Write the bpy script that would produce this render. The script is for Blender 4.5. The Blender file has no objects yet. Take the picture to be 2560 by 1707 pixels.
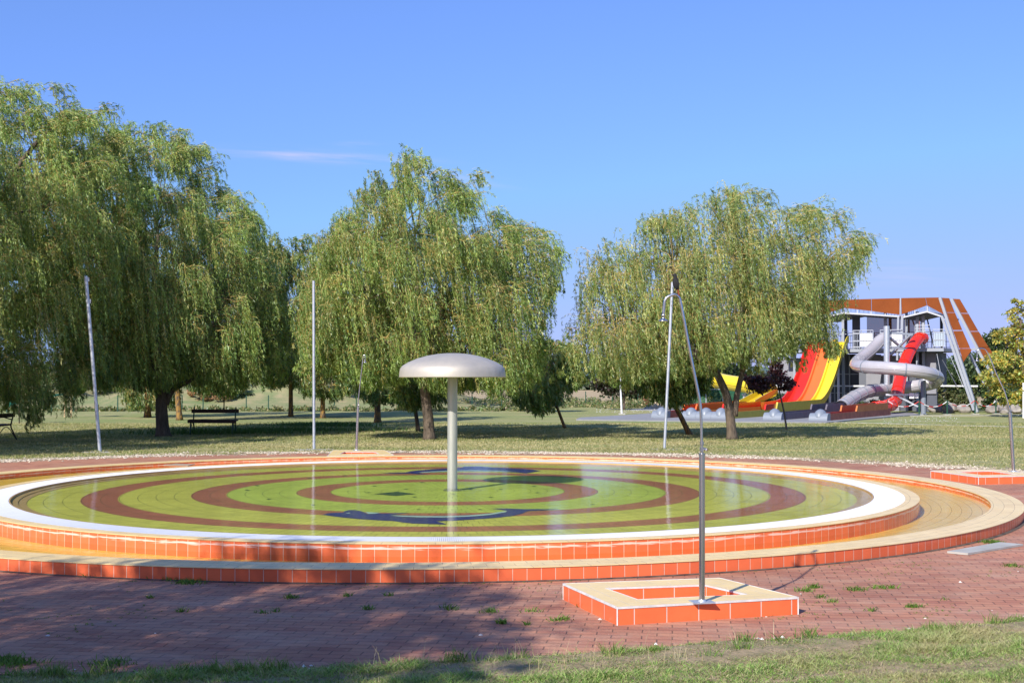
import bpy, math, random
import numpy as np
from mathutils import Vector, Matrix
R = math.radians
sc = bpy.context.scene
col = sc.collection

# ------------------------------------------------------------------ camera, light, sky
FL = 3304.0; CH = 1.75; PITCH = math.atan(88.5 / FL)
cam = bpy.data.cameras.new('camera'); camo = bpy.data.objects.new('camera', cam); col.objects.link(camo)
cam.sensor_width = 36; cam.lens = 36 * FL / 2560; cam.clip_end = 8000; cam.clip_start = 0.1
camo.location = (0, 0, CH); camo.rotation_euler = (math.pi / 2 + PITCH, 0, 0)
sc.camera = camo
SKY_LIFT = 0.24; SKY_GAM = 1.22; SKY_TINT = (1.08, 1.08, 1.30, 1)
SUN_AZ = R(210); SUN_EL = R(35)
sdir = Vector((math.sin(SUN_AZ) * math.cos(SUN_EL), math.cos(SUN_AZ) * math.cos(SUN_EL), math.sin(SUN_EL)))
sl = bpy.data.lights.new('sun', 'SUN'); sl.energy = 4.6; sl.angle = R(0.55); sl.color = (1.0, 0.95, 0.87)
slo = bpy.data.objects.new('sun', sl); col.objects.link(slo)
slo.rotation_euler = sdir.to_track_quat('Z', 'Y').to_euler()
w = bpy.data.worlds.new('World'); sc.world = w; w.use_nodes = True
nt = w.node_tree; N = nt.nodes; Lk = nt.links
bg = N['Background']
sky = N.new('ShaderNodeTexSky'); sky.sky_type = 'NISHITA'; sky.sun_disc = False
sky.sun_elevation = SUN_EL; sky.sun_rotation = SUN_AZ
sky.altitude = 0; sky.air_density = 1.0; DUST = 0.15; sky.dust_density = DUST; sky.ozone_density = 3.0
tc = N.new('ShaderNodeTexCoord')
sep = N.new('ShaderNodeSeparateXYZ'); Lk.new(tc.outputs['Generated'], sep.inputs[0])
def wm(op, a, b=None, c=None):
    n = N.new('ShaderNodeMath'); n.operation = op
    for i, s in enumerate((a, b, c)):
        if s is None: continue
        if isinstance(s, (int, float)): n.inputs[i].default_value = s
        else: Lk.new(s, n.inputs[i])
    return n.outputs[0]
ymax = wm('MAXIMUM', sep.outputs[1], 0.05)
az = wm('DIVIDE', sep.outputs[0], ymax); el = wm('DIVIDE', sep.outputs[2], ymax)
def cloud(a0, e0, wa, we, slope, strength):
    da = wm('SUBTRACT', az, a0)
    de = wm('SUBTRACT', wm('SUBTRACT', el, e0), wm('MULTIPLY', da, slope))
    g = wm('EXPONENT', wm('MULTIPLY', wm('ADD', wm('POWER', wm('ABSOLUTE', wm('DIVIDE', da, wa)), 2.0), wm('POWER', wm('ABSOLUTE', wm('DIVIDE', de, we)), 2.0)), -1.0))
    cx = N.new('ShaderNodeCombineXYZ'); Lk.new(wm('MULTIPLY', az, 14.0), cx.inputs[0]); Lk.new(wm('MULTIPLY', de, 190.0), cx.inputs[1])
    no = N.new('ShaderNodeTexNoise'); no.inputs['Scale'].default_value = 1.0; no.inputs['Detail'].default_value = 7
    Lk.new(cx.outputs[0], no.inputs['Vector'])
    nn = wm('MULTIPLY', wm('MAXIMUM', wm('SUBTRACT', no.outputs['Fac'], 0.38), 0.0), 3.2)
    return wm('MULTIPLY', wm('MULTIPLY', g, nn), strength)
cl = wm('ADD', cloud(-0.150, 0.1670, 0.068, 0.0040, -0.055, 0.5), cloud(-0.04, 0.150, 0.03, 0.005, -0.12, 0.30))
cl = wm('ADD', cl, cloud(0.285, 0.078, 0.05, 0.009, 0.0, 0.22))
cl = wm('MINIMUM', wm('ADD', cl, cloud(-0.118, 0.176, 0.014, 0.002, 0.0, 0.3)), 0.8)
lift = N.new('ShaderNodeVectorMath'); lift.operation = 'ADD'; lift.inputs[1].default_value = (0, 0, SKY_LIFT); Lk.new(tc.outputs['Generated'], lift.inputs[0])
lnm = N.new('ShaderNodeVectorMath'); lnm.operation = 'NORMALIZE'; Lk.new(lift.outputs[0], lnm.inputs[0]); Lk.new(lnm.outputs[0], sky.inputs[0])
gam = N.new('ShaderNodeGamma'); gam.inputs[1].default_value = SKY_GAM; Lk.new(sky.outputs[0], gam.inputs[0])
tint = N.new('ShaderNodeMix'); tint.data_type = 'RGBA'; tint.blend_type = 'MULTIPLY'; tint.inputs[0].default_value = 1.0
Lk.new(gam.outputs[0], tint.inputs[6]); tint.inputs[7].default_value = SKY_TINT
cm = N.new('ShaderNodeMix'); cm.data_type = 'RGBA'; Lk.new(cl, cm.inputs[0])
cap = N.new('ShaderNodeMix'); cap.data_type = 'RGBA'; cap.blend_type = 'DARKEN'; cap.inputs[0].default_value = 1.0; Lk.new(tint.outputs[2], cap.inputs[6]); cap.inputs[7].default_value = (9.0, 3.45, 6.1, 1)
Lk.new(cap.outputs[2], cm.inputs[6])
cm.inputs[7].default_value = (4.9, 4.4, 6.2, 1)
Lk.new(cm.outputs[2], bg.inputs['Color']); bg.inputs['Strength'].default_value = 0.115
sc.view_settings.view_transform = 'Standard'; sc.view_settings.look = 'None'
sc.view_settings.exposure = 0.55; sc.view_settings.gamma = 1.0
sc.cycles.max_bounces = 7; sc.cycles.transparent_max_bounces = 12; sc.cycles.diffuse_bounces = 3; sc.cycles.glossy_bounces = 3
sc.cycles.sample_clamp_indirect = 6; sc.cycles.caustics_reflective = False; sc.cycles.caustics_refractive = False

# ------------------------------------------------------------------ measuring helpers (photo measurements -> metres in the place)
def _ray(px, py):
    a = (px - 1280) / FL; v = (853.5 - py) / FL
    return a, math.cos(PITCH) - math.sin(PITCH) * v, math.sin(PITCH) + math.cos(PITCH) * v
def G(px, py, z=0.0):
    a, b, c = _ray(px, py); t = (z - CH) / c; return Vector((a * t, b * t, z))
def P(px, py, Y):
    a, b, c = _ray(px, py); t = Y / b; return Vector((a * t, Y, CH + c * t))
VX, VY = 0.515, 0.857; OX, OY = 21.4, 66.0        # local axes of the water-slide tower: u along its front, v to its back
def W(px, py, vo):
    a, b, c = _ray(px, py); t = (vo + OX * VX + OY * VY) / (a * VX + b * VY)
    return Vector((a * t, b * t, CH + c * t))
def U(u, v, z=0.0):
    return Vector((OX + u * VY + v * VX, OY - u * VX + v * VY, z))

# ------------------------------------------------------------------ mesh builder
class MB:
    def __init__(s): s.v = []; s.f = []; s.m = []; s.uv = []
    def face(s, idx, m=0, uv=None): s.f.append(tuple(idx)); s.m.append(m); s.uv.append(uv)
    def box(s, c, d, rz=0.0, m=0):
        c = Vector(c); o = len(s.v); M = Matrix.Rotation(rz, 3, 'Z')
        for x in (-.5, .5):
            for y in (-.5, .5):
                for z in (-.5, .5): s.v.append(c + M @ Vector((x * d[0], y * d[1], z * d[2])))
        for q in ((0, 1, 3, 2), (4, 6, 7, 5), (0, 4, 5, 1), (2, 3, 7, 6), (0, 2, 6, 4), (1, 5, 7, 3)): s.face([o + i for i in q], m)
        return s
    def beam(s, p, q, a, b=None, up=(0, 0, 1), m=0):
        b = a if b is None else b
        p = Vector(p); q = Vector(q); d = (q - p).normalized(); u = Vector(up)
        if abs(d.dot(u)) > .97: u = Vector((0, 1, 0))
        x = d.cross(u).normalized(); y = x.cross(d).normalized(); o = len(s.v)
        for e in (p, q):
            for i, j in ((-1, -1), (1, -1), (1, 1), (-1, 1)): s.v.append(e + x * (i * a / 2) + y * (j * b / 2))
        for t in ((3, 2, 1, 0), (4, 5, 6, 7), (0, 1, 5, 4), (1, 2, 6, 5), (2, 3, 7, 6), (3, 0, 4, 7)): s.face([o + i for i in t], m)
        return s
    def tube(s, pts, rad, seg=10, cap=True, m=0, a0=0.0, a1=2 * math.pi, upv=(0, 0, 1)):
        pts = [Vector(p) for p in pts]; n = len(pts)
        rad = [rad] * n if isinstance(rad, (int, float)) else rad
        full = abs(a1 - a0 - 2 * math.pi) < 1e-6; k = seg if full else seg + 1
        o = len(s.v); px = None
        for i, p in enumerate(pts):
            d = (pts[min(i + 1, n - 1)] - pts[max(i - 1, 0)]).normalized()
            if px is None or not full:
                u = Vector(upv)
                if abs(d.dot(u)) > .97: u = Vector((0, 1, 0))
                px = d.cross(u).normalized()
            px = (px - d * px.dot(d)).normalized(); py = px.cross(d).normalized()
            for j in range(k):
                a = a0 + (a1 - a0) * j / seg
                s.v.append(p + px * (math.cos(a) * rad[i]) + py * (math.sin(a) * rad[i]))
        for i in range(n - 1):
            for j in range(seg):
                jn = (j + 1) % k
                s.face((o + i * k + j, o + i * k + jn, o + (i + 1) * k + jn, o + (i + 1) * k + j), m)
        if cap and full:
            s.face([o + j for j in range(k)][::-1], m); s.face([o + (n - 1) * k + j for j in range(k)], m)
        return s
    def lathe(s, c, prof, seg=48, m=0, a0=0.0, a1=2 * math.pi, uref=None, mats=None):
        c = Vector(c); o = len(s.v); n = len(prof); full = abs(a1 - a0 - 2 * math.pi) < 1e-6
        for i in range(seg + (0 if full else 1)):
            a = a0 + (a1 - a0) * i / seg
            for r, z in prof: s.v.append(c + Vector((r * math.cos(a), r * math.sin(a), z)))
        L = [0]
        for j in range(1, n): L.append(L[-1] + math.hypot(prof[j][0] - prof[j - 1][0], prof[j][1] - prof[j - 1][1]))
        ur = uref or max(p[0] for p in prof)
        for i in range(seg):
            i2 = (i + 1) % seg if full else i + 1
            ua = (a1 - a0) * i / seg * ur; ub = (a1 - a0) * (i + 1) / seg * ur
            for j in range(n - 1):
                s.face((o + i * n + j, o + i2 * n + j, o + i2 * n + j + 1, o + i * n + j + 1), mats[j] if mats else m,
                       ((ua, L[j]), (ub, L[j]), (ub, L[j + 1]), (ua, L[j + 1])))
        return s
    def prism(s, pts, off, m=0):
        pts = [Vector(p) for p in pts]; off = Vector(off); o = len(s.v); n = len(pts)
        s.v += pts + [p + off for p in pts]
        s.face(list(range(o, o + n)), m); s.face(list(range(o + n, o + 2 * n))[::-1], m)
        for i in range(n):
            j = (i + 1) % n; s.face((o + i, o + n + i, o + n + j, o + j), m)
        return s
    def build(s, name, mats, parent=None, smooth=False, bevel=0):
        me = bpy.data.meshes.new(name); me.from_pydata([tuple(v) for v in s.v], [], s.f)
        if not isinstance(mats, (list, tuple)): mats = [mats]
        for mt in mats: me.materials.append(mt)
        me.polygons.foreach_set('material_index', s.m)
        if any(u is not None for u in s.uv):
            ul = me.uv_layers.new(name='UVMap'); dat = []
            for f, u in zip(s.f, s.uv):
                for k in range(len(f)): dat += list(u[k]) if u is not None else [0, 0]
            ul.data.foreach_set('uv', dat)
        if smooth: me.polygons.foreach_set('use_smooth', [True] * len(s.f))
        me.update()
        o = bpy.data.objects.new(name, me); col.objects.link(o)
        if smooth == 'auto':
            for p in me.polygons: pass
            try: me.set_sharp_from_angle(angle=R(35))
            except Exception: pass
        if bevel:
            bv = o.modifiers.new('bevel', 'BEVEL'); bv.width = bevel; bv.segments = 2; bv.limit_method = 'ANGLE'
        if parent: o.parent = parent; o.matrix_parent_inverse = parent.matrix_world.inverted() if False else Matrix.Translation(-Vector(parent.location))
        return o
def tag(o, label=None, cat=None, group=None, kind=None):
    if label: o['label'] = label
    if cat: o['category'] = cat
    if group: o['group'] = group
    if kind: o['kind'] = kind
    return o
def empty(name, loc, label, cat, group=None):
    o = bpy.data.objects.new(name, None); col.objects.link(o); o.location = loc; o.empty_display_size = .2
    return tag(o, label, cat, group)
def fastmesh(name, verts, fsize, mat, parent=None, colors=None, smooth=False, mi=None):
    """verts (n*fsize,3): independent faces of fsize corners"""
    n = len(verts) // fsize
    me = bpy.data.meshes.new(name); me.vertices.add(len(verts)); me.vertices.foreach_set('co', np.asarray(verts, np.float32).ravel())
    me.loops.add(len(verts)); me.loops.foreach_set('vertex_index', np.arange(len(verts), dtype=np.int32))
    me.polygons.add(n); me.polygons.foreach_set('loop_start', np.arange(n, dtype=np.int32) * fsize)
    try: me.polygons.foreach_set('loop_total', np.full(n, fsize, np.int32))
    except Exception: pass
    for mt in (mat if isinstance(mat, (list, tuple)) else [mat]): me.materials.append(mt)
    if colors is not None:
        ca = me.color_attributes.new('Col', 'FLOAT_COLOR', 'POINT')
        c = np.ones((len(verts), 4), np.float32); c[:, :3] = np.repeat(colors, fsize, axis=0); ca.data.foreach_set('color', c.ravel())
    me.update(calc_edges=True)
    o = bpy.data.objects.new(name, me); col.objects.link(o)
    if parent: o.parent = parent; o.matrix_parent_inverse = Matrix.Translation(-Vector(parent.location))
    return o

# ------------------------------------------------------------------ materials
def mat(name, c=(.5, .5, .5), rough=.6, metal=0.0, spec=.5, var=0.0, vscale=5.0, bump=0.0, bscale=40.0, coat=0.0, c2=None, lo=.35, hi=.65, stretch=None):
    m = bpy.data.materials.new(name); m.use_nodes = True; t = m.node_tree; b = t.nodes['Principled BSDF']
    b.inputs['Base Color'].default_value = (*c, 1); b.inputs['Roughness'].default_value = rough
    b.inputs['Metallic'].default_value = metal; b.inputs['Specular IOR Level'].default_value = spec
    b.inputs['Coat Weight'].default_value = coat
    tcn = t.nodes.new('ShaderNodeTexCoord')
    vec = tcn.outputs['Object']
    if stretch:
        mp = t.nodes.new('ShaderNodeMapping'); mp.inputs['Scale'].default_value = stretch; t.links.new(vec, mp.inputs[0]); vec = mp.outputs[0]
    if var or c2:
        n = t.nodes.new('ShaderNodeTexNoise'); n.inputs['Scale'].default_value = vscale; n.inputs['Detail'].default_value = 8; n.inputs['Roughness'].default_value = .65
        t.links.new(vec, n.inputs['Vector'])
        r = t.nodes.new('ShaderNodeValToRGB'); r.color_ramp.elements[0].position = lo; r.color_ramp.elements[1].position = hi
        d = c2 if c2 else tuple(max(0, x * (1 - var)) for x in c)
        r.color_ramp.elements[0].color = (*d, 1); r.color_ramp.elements[1].color = (*c, 1)
        t.links.new(n.outputs['Fac'], r.inputs[0]); t.links.new(r.outputs[0], b.inputs['Base Color'])
        if metal or coat or var:
            rr = t.nodes.new('ShaderNodeMapRange'); rr.inputs[3].default_value = min(1, rough * 1.35); rr.inputs[4].default_value = rough * .8
            t.links.new(n.outputs['Fac'], rr.inputs[0]); t.links.new(rr.outputs[0], b.inputs['Roughness'])
    if bump:
        n2 = t.nodes.new('ShaderNodeTexNoise'); n2.inputs['Scale'].default_value = bscale; n2.inputs['Detail'].default_value = 4
        t.links.new(vec, n2.inputs['Vector'])
        bp = t.nodes.new('ShaderNodeBump'); bp.inputs['Strength'].default_value = bump; bp.inputs['Distance'].default_value = .02
        t.links.new(n2.outputs['Fac'], bp.inputs['Height']); t.links.new(bp.outputs[0], b.inputs['Normal'])
    return m
def nodes(m): t = m.node_tree; return t, t.nodes, t.links, t.nodes['Principled BSDF']
def new(m, typ, **kw):
    n = m.node_tree.nodes.new(typ)
    for k, v in kw.items(): setattr(n, k, v)
    return n
def tile_mat(name, c1, c2, mortar, bw, bh, off=0.0, ms=.0045, rough=.3, coord='UV', var=.12, scum=None, polar=False):
    m = bpy.data.materials.new(name); m.use_nodes = True; t, n, l, b = nodes(m)
    tcn = new(m, 'ShaderNodeTexCoord'); vec = tcn.outputs[coord]
    br = new(m, 'ShaderNodeTexBrick'); br.offset = off; br.squash = 1
    br.inputs['Color1'].default_value = (*c1, 1); br.inputs['Color2'].default_value = (*c2, 1); br.inputs['Mortar'].default_value = (*mortar, 1)
    br.inputs['Scale'].default_value = 1; br.inputs['Mortar Size'].default_value = ms; br.inputs['Mortar Smooth'].default_value = .3
    br.inputs['Brick Width'].default_value = bw; br.inputs['Row Height'].default_value = bh; br.inputs['Bias'].default_value = -.2
    l.new(vec, br.inputs['Vector'])
    no = new(m, 'ShaderNodeTexNoise'); no.inputs['Scale'].default_value = 3.1; no.inputs['Detail'].default_value = 9; no.inputs['Roughness'].default_value = .7
    l.new(tcn.outputs['Object'], no.inputs['Vector'])
    mr = new(m, 'ShaderNodeMapRange'); mr.inputs[1].default_value = .3; mr.inputs[2].default_value = .7; mr.inputs[3].default_value = 1 - var; mr.inputs[4].default_value = 1 + var * .5
    l.new(no.outputs['Fac'], mr.inputs[0])
    mx = new(m, 'ShaderNodeMix', data_type='RGBA', blend_type='MULTIPLY'); mx.inputs[0].default_value = 1
    l.new(br.outputs['Color'], mx.inputs[6]); l.new(mr.outputs[0], mx.inputs[7])
    outc = mx.outputs[2]
    if scum:      # lime scale left by the waterline: (v position, width)
        sp = new(m, 'ShaderNodeSeparateXYZ'); l.new(vec, sp.inputs[0])
        def mm(op, a, b_=None):
            q = new(m, 'ShaderNodeMath', operation=op)
            for i, s in enumerate((a, b_)):
                if s is None: continue
                if isinstance(s, (int, float)): q.inputs[i].default_value = s
                else: l.new(s, q.inputs[i])
            return q.outputs[0]
        cxn = new(m, 'ShaderNodeTexNoise'); cxn.inputs['Scale'].default_value = 1.0; cxn.inputs['Detail'].default_value = 8
        mp = new(m, 'ShaderNodeMapping'); mp.inputs['Scale'].default_value = (5, 60, 1); l.new(vec, mp.inputs[0]); l.new(mp.outputs[0], cxn.inputs['Vector'])
        g = mm('SUBTRACT', 1.0, mm('MINIMUM', mm('ABSOLUTE', mm('DIVIDE', mm('SUBTRACT', sp.outputs[1], scum[0]), scum[1])), 1.0))
        f = mm('MINIMUM', mm('MULTIPLY', mm('MAXIMUM', mm('SUBTRACT', mm('ADD', cxn.outputs['Fac'], mm('MULTIPLY', g, .32)), .66), 0.0), mm('MULTIPLY', g, 7.0)), .8)
        m3 = new(m, 'ShaderNodeMix', data_type='RGBA'); l.new(f, m3.inputs[0]); l.new(outc, m3.inputs[6]); m3.inputs[7].default_value = (.8, .62, .55, 1); outc = m3.outputs[2]
    l.new(outc, b.inputs['Base Color'])
    rr = new(m, 'ShaderNodeMapRange'); rr.inputs[3].default_value = rough; rr.inputs[4].default_value = .85; l.new(br.outputs['Fac'], rr.inputs[0]); l.new(rr.outputs[0], b.inputs['Roughness'])
    bp = new(m, 'ShaderNodeBump', invert=True); bp.inputs['Strength'].default_value = .5; bp.inputs['Distance'].default_value = .006
    l.new(br.outputs['Fac'], bp.inputs['Height']); l.new(bp.outputs[0], b.inputs['Normal'])
    return m
M_wall = tile_mat('orange_tile', (.76, .155, .06), (.60, .115, .048), (.62, .42, .33), .125, .125, rough=.22, ms=.0032)
M_wall_in = tile_mat('orange_tile_scaled', (.78, .17, .065), (.62, .12, .048), (.66, .46, .36), .125, .2, rough=.22, ms=.0032, scum=(.035, .03))
M_cope = tile_mat('sand_tile', (.84, .63, .30), (.78, .56, .25), (.34, .25, .17), .25, .125, off=.5, rough=.42, var=.14, ms=.0022)
M_bigwall = tile_mat('orange_tile_large', (.80, .155, .055), (.70, .13, .048), (.60, .50, .44), .25, .125, rough=.22, ms=.0042, var=.16)
M_bigcope = tile_mat('sand_tile_large', (.84, .62, .28), (.80, .57, .25), (.62, .52, .40), .25, .125, off=.5, rough=.4, ms=.003)
M_chan = tile_mat('amber_tile', (.86, .57, .085), (.82, .50, .065), (.32, .17, .04), .13, .125, off=.5, rough=.3, ms=.0028)
M_white = mat('white_plastic', (.82, .82, .83), .45, var=.08, vscale=6)
M_grout = mat('white_grout', (.68, .66, .64), .8, var=.25, vscale=14)
M_dark = mat('dark_slot', (.12, .13, .16), .6)

M_joint = mat('dark_joint_dirt', (.14, .10, .07), .95, c2=(.03, .025, .02), vscale=9)
def pool_floor_mat():
    m = bpy.data.materials.new('mosaic_floor'); m.use_nodes = True; t, n, l, b = nodes(m)
    tcn = new(m, 'ShaderNodeTexCoord'); sp = new(m, 'ShaderNodeSeparateXYZ'); l.new(tcn.outputs['Object'], sp.inputs[0])
    def mm(op, a, b_=None):
        q = new(m, 'ShaderNodeMath', operation=op)
        for i, s in enumerate((a, b_)):
            if s is None: continue
            if isinstance(s, (int, float)): q.inputs[i].default_value = s
            else: l.new(s, q.inputs[i])
        return q.outputs[0]
    r = mm('SQRT', mm('ADD', mm('MULTIPLY', sp.outputs[0], sp.outputs[0]), mm('MULTIPLY', sp.outputs[1], sp.outputs[1])))
    th = mm('ADD', mm('ARCTAN2', sp.outputs[1], sp.outputs[0]), 3.14159265)
    S = .2335
    k = mm('FLOOR', mm('DIVIDE', r, S))
    cnt = mm('MULTIPLY', mm('ADD', k, 1.0), 12.0)                       # tiles in this row
    un = mm('ADD', mm('MULTIPLY', mm('DIVIDE', th, 6.2831853), cnt), mm('MULTIPLY', mm('MODULO', k, 2.0), .5))
    fu = mm('FRACT', un); fr = mm('FRACT', mm('DIVIDE', r, S))
    tw = mm('DIVIDE', mm('MULTIPLY', r, 6.2831853), cnt)
    du = mm('MULTIPLY', mm('MINIMUM', fu, mm('SUBTRACT', 1.0, fu)), tw); dr = mm('MULTIPLY', mm('MINIMUM', fr, mm('SUBTRACT', 1.0, fr)), S)
    line = mm('LESS_THAN', mm('MINIMUM', du, mm('MULTIPLY', dr, .8)), .0032)
    ramp = new(m, 'ShaderNodeValToRGB'); cr = ramp.color_ramp; cr.interpolation = 'CONSTANT'
    green = (.48, .56, .085); olive = (.60, .56, .095); brown = (.42, .135, .075); tan = (.36, .22, .09)
    stops = [(0, green), (7, brown), (9, green), (13, brown), (15, olive), (19, brown), (21, olive)]
    cr.elements[0].position = 0; cr.elements[0].color = (*green, 1); cr.elements[1].position = .95; cr.elements[1].color = (*olive, 1)
    for kk, c in stops[1:]:
        e = cr.elements.new(kk * S / 6.0); e.color = (*c, 1)
    cr.elements[-1].color = (*olive, 1)
    l.new(mm('DIVIDE', r, 6.0), ramp.inputs[0])
    wn = new(m, 'ShaderNodeTexWhiteNoise', noise_dimensions='2D'); cx = new(m, 'ShaderNodeCombineXYZ'); l.new(mm('FLOOR', un), cx.inputs[0]); l.new(k, cx.inputs[1]); l.new(cx.outputs[0], wn.inputs['Vector'])
    no = new(m, 'ShaderNodeTexNoise'); no.inputs['Scale'].default_value = 1.6; no.inputs['Detail'].default_value = 8; l.new(tcn.outputs['Object'], no.inputs['Vector'])
    v = mm('ADD', mm('ADD', .64, mm('MULTIPLY', wn.outputs['Value'], .16)), mm('MULTIPLY', no.outputs['Fac'], .56))
    mx = new(m, 'ShaderNodeMix', data_type='RGBA', blend_type='MULTIPLY'); mx.inputs[0].default_value = 1; l.new(ramp.outputs[0], mx.inputs[6]); l.new(v, mx.inputs[7])
    m2 = new(m, 'ShaderNodeMix', data_type='RGBA'); l.new(mm('MULTIPLY', line, .8), m2.inputs[0]); l.new(mx.outputs[2], m2.inputs[6]); m2.inputs[7].default_value = (.05, .055, .02, 1)
    l.new(m2.outputs[2], b.inputs['Base Color']); b.inputs['Roughness'].default_value = .6
    return m
M_floor = pool_floor_mat()
M_tan = mat('tan_step_tile', (.58, .37, .16), .5, var=.2, vscale=4)

def water_mat(name, refl, tintc, bump=.25, scale=7.0):
    m = bpy.data.materials.new(name); m.use_nodes = True; t = m.node_tree; t.nodes.clear(); l = t.links
    out = t.nodes.new('ShaderNodeOutputMaterial'); mix = t.nodes.new('ShaderNodeMixShader')
    tr = t.nodes.new('ShaderNodeBsdfTransparent'); tr.inputs[0].default_value = (*tintc, 1)
    gl = t.nodes.new('ShaderNodeBsdfGlossy'); gl.inputs['Roughness'].default_value = .015
    ge = t.nodes.new('ShaderNodeNewGeometry'); dt = t.nodes.new('ShaderNodeVectorMath'); dt.operation = 'DOT_PRODUCT'
    def q_(op, a, b_=None):
        n_ = t.nodes.new('ShaderNodeMath'); n_.operation = op
        for i_, s_ in enumerate((a, b_)):
            if s_ is None: continue
            if isinstance(s_, (int, float)): n_.inputs[i_].default_value = s_
            else: t.links.new(s_, n_.inputs[i_])
        return n_.outputs[0]
    t.links.new(ge.outputs['Incoming'], dt.inputs[0])
    sch = q_('ADD', .02, q_('MULTIPLY', .98, q_('POWER', q_('SUBTRACT', 1.0, q_('MINIMUM', q_('ABSOLUTE', dt.outputs['Value']), 1.0)), 5.0)))
    mu = t.nodes.new('ShaderNodeMath'); mu.operation = 'MULTIPLY'; mu.inputs[1].default_value = refl
    tcn = t.nodes.new('ShaderNodeTexCoord'); mp = t.nodes.new('ShaderNodeMapping'); mp.inputs['Scale'].default_value = (1.0, 1.35, 1); mp.inputs['Rotation'].default_value = (0, 0, .5)
    n1 = t.nodes.new('ShaderNodeTexNoise'); n1.inputs['Scale'].default_value = scale; n1.inputs['Detail'].default_value = 3
    n2 = t.nodes.new('ShaderNodeTexNoise'); n2.inputs['Scale'].default_value = scale * 4.3; n2.inputs['Detail'].default_value = 2
    ad = t.nodes.new('ShaderNodeMath'); ad.operation = 'MULTIPLY_ADD'; ad.inputs[1].default_value = .22
    bp = t.nodes.new('ShaderNodeBump'); bp.inputs['Strength'].default_value = bump; bp.inputs['Distance'].default_value = .012
    l.new(tcn.outputs['Object'], mp.inputs[0]); l.new(mp.outputs[0], n1.inputs['Vector']); l.new(mp.outputs[0], n2.inputs['Vector'])
    l.new(n2.outputs['Fac'], ad.inputs[0]); l.new(n1.outputs['Fac'], ad.inputs[2]); l.new(ad.outputs[0], bp.inputs['Height'])
    l.new(bp.outputs[0], gl.inputs['Normal']); l.new(bp.outputs[0], dt.inputs[1])
    l.new(sch, mu.inputs[0]); l.new(mu.outputs[0], mix.inputs[0]); l.new(tr.outputs[0], mix.inputs[1]); l.new(gl.outputs[0], mix.inputs[2]); l.new(mix.outputs[0], out.inputs[0])
    return m
M_water = water_mat('pool_water', .66, (.93, .96, .88), bump=.16)
M_water2 = water_mat('channel_water', .42, (.97, .95, .86), bump=.14)

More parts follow.
